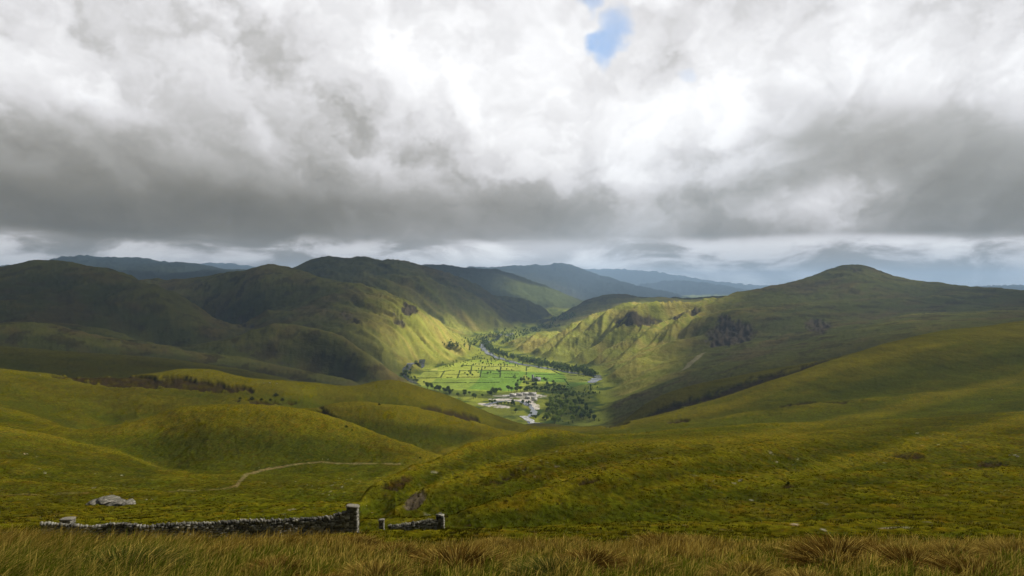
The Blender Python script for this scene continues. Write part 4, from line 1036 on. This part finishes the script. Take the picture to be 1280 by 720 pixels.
def outcrop():
    x0, y0, z0 = hit(140, 631, 60, 400)
    e = empty('rock_outcrop', (x0, y0, z0)); mb = MB(); pw = y0 / F
    for (ox, oy, oz, sx, sy, sz, sd) in [(-20, 0, 1.5, 10, 10, 4.5, 1), (-8, 2, 3.5, 14, 12, 5.5, 2), (6, 0, 1.0, 14, 10, 5, 3), (20, 1, 1.5, 9, 8, 4.6, 4), (26, -1, 0, 5, 6, 3, 5), (-2, -3, -1.0, 9, 7, 3.2, 6), (11, -4, -1.5, 7, 6, 2.6, 7)]:
        v, f, c = rockmesh('r', 400 + sd, 3, 1.0)
        mb.add(v * np.array([sx, sy * 1.6, sz]) * pw + np.array([ox, oy * 2, oz]) * pw, f, c)
    o = mb.build('rock_mass', ROCKM, e)
    tag(e, 'long pale weathered rock outcrop lying in the grass above the left part of the wall', 'rock')
outcrop()
bmes = []
for sd in range(4):
    v, f, c = rockmesh('b', 440 + sd, 2, .6); mb = MB(); mb.add(v, f, c * 1.15); bmes.append(mb.mesh('boulder', ROCKM))
BO = [(390, 609, 1.6), (384, 607, 2.2), (375, 615, 1.5), (411, 619.5, 2.4), (417, 618, 1.4), (458, 634, 2.0), (465, 641, 2.4), (487, 643, 1.6), (745, 553, 2), (738, 553.5, 1.7), (729, 553, 2), (722, 554.5, 1.6), (711, 557, 1.3), (190, 611, 1.6), (328, 604, 1.2), (292, 584, 1.2), (324, 585, 1.6),
      (410, 575, 2.2), (403, 574.5, 1.5), (183, 625, 3), (190, 625, 2.2), (35, 626, 2.6), (1272, 571, 5), (1262, 571.5, 3), (1130, 500, 2.2), (992, 562, 1.8), (1240, 500, 2), (520, 574, 1.4), (346, 480, 3), (337, 480, 3.6), (330, 479.5, 2), (50, 470, 2.4)]
for k, (bx2, by2, sz) in enumerate(BO):
    x, y, z = hit(bx2, by2, 60); o = D.objects.new('boulder', bmes[k % 4]); link(o); s_ = sz * y / F / 2 * .8
    o.location = (x, y, z + s_ * .1); o.scale = (s_ * 1.2, s_, s_ * 1.1); o.rotation_euler = (0, 0, rs.uniform(0, 6))
    if bx2 == 1272: tag(o, 'largest pale boulder, on the slope by the right edge', 'boulder', 'small pale boulders scattered on the slopes')
    elif (bx2, by2) == (183, 625): tag(o, 'flat grey boulder just right of the rock outcrop', 'boulder', 'small pale boulders scattered on the slopes')
    elif bx2 == 337: tag(o, 'pale slab boulder on the left skyline hill right of its rounded top', 'boulder', 'small pale boulders scattered on the slopes')
    else: tag(o, 'small pale boulder lying in the grass of the open slopes', 'boulder', 'small pale boulders scattered on the slopes')

# ------------------------------------------------------------------ trees
def crown_mb(q, H, R_, nf, size, cdark, clight, lobes=6, low=.25):
    cs_ = []
    for _ in range(lobes):
        a = q.uniform(0, 6.28); r = R_ * q.uniform(.15, .6); cs_.append((math.cos(a) * r, math.sin(a) * r, H * q.uniform(low + .2, .82), R_ * q.uniform(.38, .62)))
    cs_.append((0, 0, H * .78, R_ * .5))
    cs_ = np.array(cs_); k = q.randint(0, len(cs_), nf); d = q.normal(size=(nf, 3)); d /= np.linalg.norm(d, axis=1)[:, None]
    rad = cs_[k, 3] * q.uniform(.55, 1.08, nf) ; c = cs_[k, :3] + d * rad[:, None] * np.array([1, 1, .85])
    nrm = d + q.normal(0, .6, (nf, 3)); nrm /= np.linalg.norm(nrm, axis=1)[:, None]
    t1 = np.cross(nrm, q.normal(size=(nf, 3))); t1 /= np.linalg.norm(t1, axis=1)[:, None]; t2 = np.cross(nrm, t1)
    s = size * q.uniform(.6, 1.3, (nf, 1))
    v = np.stack([c + t1 * s, c - t1 * s * .5 + t2 * s * .85, c - t1 * s * .5 - t2 * s * .85], 1).reshape(-1, 3)
    f = np.arange(nf * 3).reshape(-1, 3)
    lobe_t = q.uniform(0, 1, len(cs_))[k]; t = np.clip(.6 * lobe_t + q.uniform(0, .5, nf), 0, 1)[:, None]
    cc = np.repeat(cdark + (clight - cdark) * t, 3, axis=0)
    return v, f, cc
def trunk_mb(mb, H, r0, q):
    segs = [(0, 0, -.4, r0 * 1.3), (q.uniform(-.1, .1), q.uniform(-.1, .1), H * .3, r0 * .85), (q.uniform(-.3, .3), q.uniform(-.3, .3), H * .65, r0 * .4)]
    def tube(pts):
        vv, ff = [], []
        for i, (x, y, z, r) in enumerate(pts):
            for k in range(6): vv.append((x + math.cos(k * 1.047) * r, y + math.sin(k * 1.047) * r, z))
            if i:
                for k in range(6):
                    a, b = (i - 1) * 6 + k, (i - 1) * 6 + (k + 1) % 6; ff += [(a, b, b + 6), (a, b + 6, a + 6)]
        mb.add(vv, ff, C_(.075, .06, .045))
    tube(segs)
    for _ in range(3):
        a = q.uniform(0, 6.28); tube([(0, 0, H * .25, r0 * .45), (math.cos(a) * H * .12, math.sin(a) * H * .12, H * .45, r0 * .3), (math.cos(a) * H * .2, math.sin(a) * H * .2, H * .62, r0 * .12)])
def tree_proto(seed, H, R_, cd, cl_, nf=620):
    q = np.random.RandomState(seed); v, f, c = crown_mb(q, H, R_, nf, H * .055 + .12, cd, cl_)
    m = MB(); m.add(v, f, c); m2 = MB(); trunk_mb(m2, H, H * .03, q)
    return m2.mesh('trunk', BARKM, True), m.mesh('crown', LEAFM)
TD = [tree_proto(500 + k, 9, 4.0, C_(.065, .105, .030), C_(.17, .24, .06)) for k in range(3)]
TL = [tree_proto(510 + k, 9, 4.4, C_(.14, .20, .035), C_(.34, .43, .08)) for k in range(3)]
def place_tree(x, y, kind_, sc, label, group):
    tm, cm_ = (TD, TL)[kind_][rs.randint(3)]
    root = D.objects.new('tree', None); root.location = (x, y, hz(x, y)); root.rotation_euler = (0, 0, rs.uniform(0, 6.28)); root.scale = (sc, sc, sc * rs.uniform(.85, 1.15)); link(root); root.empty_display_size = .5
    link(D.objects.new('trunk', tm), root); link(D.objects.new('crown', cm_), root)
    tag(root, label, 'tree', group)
def poly_rand(poly, n_):
    xs = [p[0] for p in poly]; ys = [p[1] for p in poly]; out_ = []
    while len(out_) < n_:
        a, b = rs.uniform(min(xs), max(xs)), rs.uniform(min(ys), max(ys))
        if bool(inpoly(poly, np.array([a]), np.array([b]))[0]): out_.append((a, b))
    return out_
def line_rand(pts, n_, j=(1.5, 1)):
    out_ = []
    for _ in range(n_):
        t = rs.uniform(0, len(pts) - 1); i = int(t); f_ = t - i; a, b = pts[i], pts[min(i + 1, len(pts) - 1)]
        out_.append((a[0] + (b[0] - a[0]) * f_ + rs.normal(0, j[0]), a[1] + (b[1] - a[1]) * f_ + rs.normal(0, j[1])))
    return out_
TREES = []   # (pixel list, kind, scale range, label, group)
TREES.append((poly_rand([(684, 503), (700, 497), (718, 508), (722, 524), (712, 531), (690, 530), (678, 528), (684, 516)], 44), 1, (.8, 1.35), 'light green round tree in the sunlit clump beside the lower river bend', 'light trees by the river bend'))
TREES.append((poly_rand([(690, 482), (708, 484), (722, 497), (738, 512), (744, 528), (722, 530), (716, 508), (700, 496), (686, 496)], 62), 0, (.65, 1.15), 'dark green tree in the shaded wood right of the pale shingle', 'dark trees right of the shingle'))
TREES.append((line_rand([(528, 484), (548, 489), (570, 493), (592, 497), (612, 494), (630, 489), (650, 488), (672, 490), (688, 488)], 74, (2, 1.6)), 0, (.7, 1.2), 'dark green tree in the belt along the near edge of the bright fields', 'trees in the belt along the near field edge'))
TREES.append((poly_rand([(642, 470), (660, 472), (690, 478), (700, 486), (682, 488), (660, 484), (640, 478)], 34), 0, (.6, 1.1), 'small dark tree among the scattered ones round the grey hall', 'trees round the grey hall'))
TREES.append((line_rand([(524, 455), (514, 461), (507, 468), (514, 474), (522, 478)], 26, (3, 1.4)), 0, (.6, 1.0), 'small tree lining the left bend of the river', 'trees by the left river bend'))
TREES.append((line_rand([(612, 504), (630, 506), (650, 507), (662, 505)], 26, (3, 1.2)), 0, (.45, .8), 'low dark bushy tree between the shingle and the pasture below it', 'low trees below the shingle'))
TREES.append((line_rand([(690, 524), (672, 524), (664, 520)], 10, (2, 1)), 0, (.4, .7), 'low tree on the bank above the white water', 'low trees by the white water'))
TREES.append((poly_rand([(575, 458), (640, 456), (650, 474), (575, 474)], 20), 0, (.5, .9), 'single small tree standing on a field boundary of the bright fields', 'single trees on the field boundaries'))
nt_ = 0
for pl_, kd, sr, lab, grp in TREES:
    for (a, b) in pl_:
        x, y, z = hit(a, b, 1050)
        if y > 3200: continue
        place_tree(x, y, kd, rs.uniform(*sr), lab, grp); nt_ += 1
x, y, z = hit(644.5, 516, 1050); place_tree(x, y, 0, 1.0, 'lone dark round tree in the pasture between shingle and white water', 'single trees on the field boundaries')
# far-off woods: one mass
mbw = MB(); q = np.random.RandomState(77)
WV = [crown_mb(np.random.RandomState(600 + k), 9, 3.8, 150, .95, (C_(.065, .105, .035), C_(.10, .16, .04))[k % 2], (C_(.17, .23, .06), C_(.25, .33, .07))[k % 2], 4, .0) for k in range(4)]
def mass(pixels, sr):
    for (a, b) in pixels:
        x, y, z = hit(a, b, 1050); v, f, c = WV[q.randint(4)]; s = q.uniform(*sr); an = q.uniform(0, 6.28)
        R_ = np.array([[math.cos(an), -math.sin(an), 0], [math.sin(an), math.cos(an), 0], [0, 0, 1]])
        mbw.add((v @ R_.T) * s + np.array([x, y, z - .5]), f, c * q.uniform(.8, 1.2))
BELT = [(606, 427), (609, 434), (619, 440.5), (635, 446), (655, 451), (675, 455), (695, 458.5), (713, 462), (730, 465), (742, 469)]
mass(line_rand(BELT, 420, (2.5, 1.3)), (.75, 1.2))
mass(line_rand(BELT[4:], 160, (4, 2.2)), (.7, 1.1))
mass(line_rand([(560, 432), (575, 434), (595, 430), (610, 426), (625, 420)], 110, (6, 3)), (.6, 1.0))
mass(poly_rand([(590, 450), (604, 432), (640, 452), (650, 460), (590, 458), (540, 462), (556, 452)], 130), (.35, .7))
mass(poly_rand([(625, 428), (650, 414), (690, 404), (700, 408), (660, 418), (630, 430)], 120), (.8, 1.3))
mass(poly_rand([(600, 425), (630, 410), (650, 412), (620, 428)], 70), (.6, 1.0))
mass(poly_rand([(690, 398), (715, 392), (720, 396), (690, 404)], 60), (1.0, 1.6))
mass(poly_rand([(690, 482), (708, 484), (722, 497), (742, 512), (750, 528), (712, 531), (678, 528), (686, 500)], 40), (.3, .55))
mass(line_rand([(700, 488), (715, 492), (732, 494), (745, 484)], 60, (4, 2)), (.4, .7))
wo_ = mbw.build('woodland', LEAFM); tag(wo_, 'far off woods lining the river and valley sides', 'woodland', kind='stuff')
# bushes on the nearer hills
sv, sf, scc = crown_mb(np.random.RandomState(650), 1.6, 1.3, 500, .16, C_(.02, .03, .010), C_(.06, .065, .018), 5, -.1)
mb = MB(); mb.add(sv, sf, scc); shr = mb.mesh('bush', LEAFM)
for (a, b, s_, lab) in [(345, 495, 2.6, 'largest round dark bush below the rounded left skyline hill'), (300, 499, 1.6, 'leftmost bush of the row behind the central mound'), (315, 500.5, 2.4, 'second bush from the left in the row behind the mound'), (327, 501.5, 1.6, 'low bush near the middle of the row behind the mound'),
                        (338, 502, 1.7, 'fourth bush from the left in the row behind the mound'), (353, 501.5, 2.0, 'rightmost bush of the row behind the mound'), (525, 573, 1.5, 'single bush where the track meets the stream gully'), (433, 536, 1.6, 'bush at the foot of the eroded bank on the mound'), (440, 539, 1.2, 'lower bush beside the one below the eroded bank'),
                        (985, 608, 1.5, 'lone dark bush on the right slope above the front grass'), (474, 506, 1.5, 'small bush on the second left ridge')]:
    x, y, z = hit(a, b, 80); o = D.objects.new('bush', shr); link(o); k = s_ * y / 900 if y > 250 else s_ * .18
    o.location = (x, y, z - .1); o.scale = (k, k, k * .75); tag(o, lab, 'bush', 'bushes on the nearer hills')

# ------------------------------------------------------------------ field boundaries
HB = [[(530, 465), (560, 464), (600, 463.5), (650, 464)], [(522, 473), (560, 472.3), (600, 472), (645, 472.5)], [(545, 468), (600, 467.6), (648, 468)], [(560, 456), (600, 458), (650, 459)],
      [(551, 473), (556, 464)], [(572, 473), (575, 463)], [(600, 472), (603, 458)], [(625, 472), (626, 459)], [(588, 468), (590, 457)], [(658, 458.5), (658, 469)], [(660, 469), (700, 468), (730, 471)],
      [(665, 474), (700, 474), (738, 476)], [(690, 463), (700, 468)], [(705, 474), (712, 483)], [(664, 482), (690, 481), (715, 484)], [(600, 479), (645, 478)], [(530, 479), (600, 479)]]
hlabs = ['top hedge across the left fields', 'long hedge along the near side of the bright left fields', 'middle hedge running across the left fields', 'far hedge under the rough ground of the left fields', 'short upright hedge at the left end of the fields', 'second upright hedge from the left in the fields',
         'upright hedge in the centre of the left fields', 'upright hedge near the right of the left fields', 'short upright hedge in the far left fields', 'dark hedge running straight away between the two field blocks', 'upper hedge across the right fields', 'middle hedge across the right fields',
         'short slanting hedge at the top of the right fields', 'short slanting hedge at the bottom of the right fields', 'lower hedge across the right fields', 'hedge in the shaded strip right of centre', 'hedge in the shaded strip left of centre']
for pl_, lab in zip(HB, hlabs):
    mb = MB(); w3 = [hit(a, b, 1050) for a, b in pl_]; P3, L = resample([(x, y, 0) for x, y, z in w3], 2.2)
    o0 = P3[0]; zz0 = hz(o0[0], o0[1])
    for p in P3:
        if perlin(p[0] / 14., p[1] / 14., 400) > .28: continue
        v, f = ICO1; s = np.array([1.2, 1.0, rs.uniform(.3, .9)]); n_ = 1 + rs.uniform(-.3, .3, (len(v), 1))
        mb.add(v * n_ * s + np.array([p[0] - o0[0] + rs.uniform(-.5, .5), p[1] - o0[1] + rs.uniform(-.5, .5), hz(p[0], p[1]) - zz0 + .5]), f, C_(.09, .12, .04) * rs.uniform(.7, 1.5))
    o = mb.build('hedge', LEAFM); o.location = (o0[0], o0[1], zz0); tag(o, lab, 'hedge', 'hedges between the valley fields')

# ------------------------------------------------------------------ river
wm, nt, pb, out = new_mat('river_water'); pb.inputs['Base Color'].default_value = rgb(.05, .06, .055); pb.inputs['Roughness'].default_value = .22; pb.inputs['Specular IOR Level'].default_value = .8
gq = nt.new('ShaderNodeNewGeometry'); f_, _ = nt.noise(gq.outputs['Position'], .25, 4, .6); bp = nt.new('ShaderNodeBump'); bp.inputs['Strength'].default_value = .25; bp.inputs['Distance'].default_value = .5; nt.put(bp.inputs['Height'], f_); nt.l.new(bp.outputs[0], pb.inputs['Normal'])
fm, nt, pb, out = new_mat('white_water'); gq = nt.new('ShaderNodeNewGeometry'); f_, _ = nt.noise(gq.outputs['Position'], .35, 5, .7)
nt.put(pb.inputs['Base Color'], nt.mix(nt.mapr(f_, .42, .58), rgb(.25, .26, .25), rgb(.85, .86, .86))); pb.inputs['Roughness'].default_value = .5
def ribbon(name, pix, wid, mat, lift=.35):
    w3 = [hit(a, b, 1050) for a, b in pix]; P3, L = resample([(x, y, z) for x, y, z in w3], 6.0)
    for _ in range(3): P3[1:-1] = (P3[:-2] + P3[1:-1] * 2 + P3[2:]) / 4
    vv, ff = [], []
    for k, p in enumerate(P3):
        t = P3[min(k + 1, len(P3) - 1)] - P3[max(k - 1, 0)]; t /= np.linalg.norm(t[:2]) + 1e-9; nx2, ny2 = -t[1], t[0]
        wd = wid * (1 + .35 * math.sin(k * .37) + .2 * math.sin(k * 1.1 + 1)) / 2
        z = max(hz(p[0] + nx2 * wd * s, p[1] + ny2 * wd * s) for s in (-1, 0, 1)) + lift
        vv += [(p[0] - nx2 * wd, p[1] - ny2 * wd, z), (p[0] + nx2 * wd, p[1] + ny2 * wd, z)]
        if k: b0 = 2 * k - 2; ff += [(b0, b0 + 1, b0 + 3), (b0, b0 + 3, b0 + 2)]
    o = link(D.objects.new(name, mesh_np(name, vv, ff, 3, mat, True))); tag(o, kind='structure'); return o
ribbon('river', [(640, 417), (622, 424), (605, 429), (603, 434), (607, 440), (619, 446.5), (637, 452), (655, 456.5), (676, 460), (700, 463.5), (722, 467.5), (738, 469), (747, 471), (747, 475), (738, 479)], 16, wm, .8)
ribbon('river', [(528, 453), (520, 456), (512, 460), (506, 466), (506, 471), (513, 476), (524, 481)], 12, wm)
ribbon('river', [(606, 507), (620, 503), (640, 501), (655, 503), (664, 509), (668, 516), (664, 521), (657, 522), (664, 528), (674, 533)], 9, wm)
ribbon('rapids', [(653, 521), (657, 523), (660, 525), (665, 527), (672, 530)], 9, fm, .7)
ribbon('rapids', [(628, 495), (645, 494.3), (660, 494), (671, 495)], 7, fm, .6)

# ------------------------------------------------------------------ buildings
WALLM = vcol_mat('rendered_wall', .85, .2, 6, .12, 2.0); ROOFM = vcol_mat('slate_roof', .6, .4, 5, .2, 3.0, .4); GLASSM = vcol_mat('window_glass', .15, 0, 1, .05, 1, .6)
def building(name, x, y, rz, L, Wd, H, wc_, rc_, label, tower=False, group=None):
    e = empty(name, (x, y, hz(x, y) - .1), rz)
    h2 = Wd * .42; m = MB(); boxm(m, (-L / 2, -Wd / 2, 0), (L / 2, Wd / 2, H), wc_)
    for s in (-1, 1): m.add([(s * L / 2, -Wd / 2, H), (s * L / 2, Wd / 2, H), (s * L / 2, 0, H + h2)], [(0, 1, 2)], wc_)
    m.build('wall', WALLM, e)
    r = MB(); o_ = .35
    for s in (-1, 1):
        v = [(-L / 2 - o_, s * (Wd / 2 + o_), H - o_ * .8), (L / 2 + o_, s * (Wd / 2 + o_), H - o_ * .8), (L / 2 + o_, 0, H + h2 + .1), (-L / 2 - o_, 0, H + h2 + .1)]
        v += [(a, b, c + .18) for a, b, c in v]; r.add(v, [(0, 1, 2), (0, 2, 3), (4, 6, 5), (4, 7, 6), (0, 4, 5), (0, 5, 1), (1, 5, 6), (1, 6, 2), (2, 6, 7), (2, 7, 3), (3, 7, 4), (3, 4, 0)], rc_)
    ro = r.build('roof', ROOFM, e)
    c = MB(); boxm(c, (L / 2 - 1.3, -.45, H + h2 - .5), (L / 2 - .4, .45, H + h2 + 1.1), wc_ * .8); c.build('chimney', WALLM, ro)
    d = MB(); boxm(d, (-.5, -Wd / 2 - .04, 0), (.5, -Wd / 2 + .05, 2.1), C_(.08, .05, .03)); d.build('door', WALLM, e)
    for wx in (-L * .33, L * .33):
        w = MB(); boxm(w, (wx - .55, -Wd / 2 - .03, 1.0), (wx + .55, -Wd / 2 + .05, 2.2), C_(.03, .035, .04)); w.build('window', GLASSM, e)
    if tower:
        t = MB(); boxm(t, (-L / 2 - 3.2, -1.9, 0), (-L / 2 + .4, 1.9, H + 8.5), wc_ * 1.05); boxm(t, (-L / 2 - 3.4, -2.1, H + 8.5), (-L / 2 + .6, 2.1, H + 9.1), wc_ * .8); t.build('tower', WALLM, e)
    tag(e, label, 'building', group); return e
x, y, z = hit(671, 477, 1050); building('stone_hall', x, y, .25, 15, 8, 5, C_(.34, .35, .38), C_(.16, .17, .19), 'grey stone hall with a square tower among trees between the field blocks', True)
for k, (a, b, L, lab) in enumerate([(641, 495.6, 11, 'leftmost pale low farmhouse on the strip beside the shingle'), (649, 495, 12, 'second pale farmhouse from the left beside the shingle'), (657, 494.8, 15, 'longest pale farmhouse in the middle of the row'), (666, 494.6, 12, 'rightmost pale farmhouse at the edge of the dark wood'),
                              (660, 499, 9, 'pale cottage in front of the row by the shingle'), (668, 501.5, 8, 'small pale cottage nearest the wood edge, below the row')]):
    x, y, z = hit(a, b, 1050); building('farmhouse', x, y, [.1, -.15, .05, .2, -.4, .6][k], L, 6, 3.0, C_(.75, .73, .69), [C_(.62, .60, .58), C_(.48, .46, .45)][k % 2], lab, False, 'pale farmhouses beside the shingle')
print('trees', nt_)
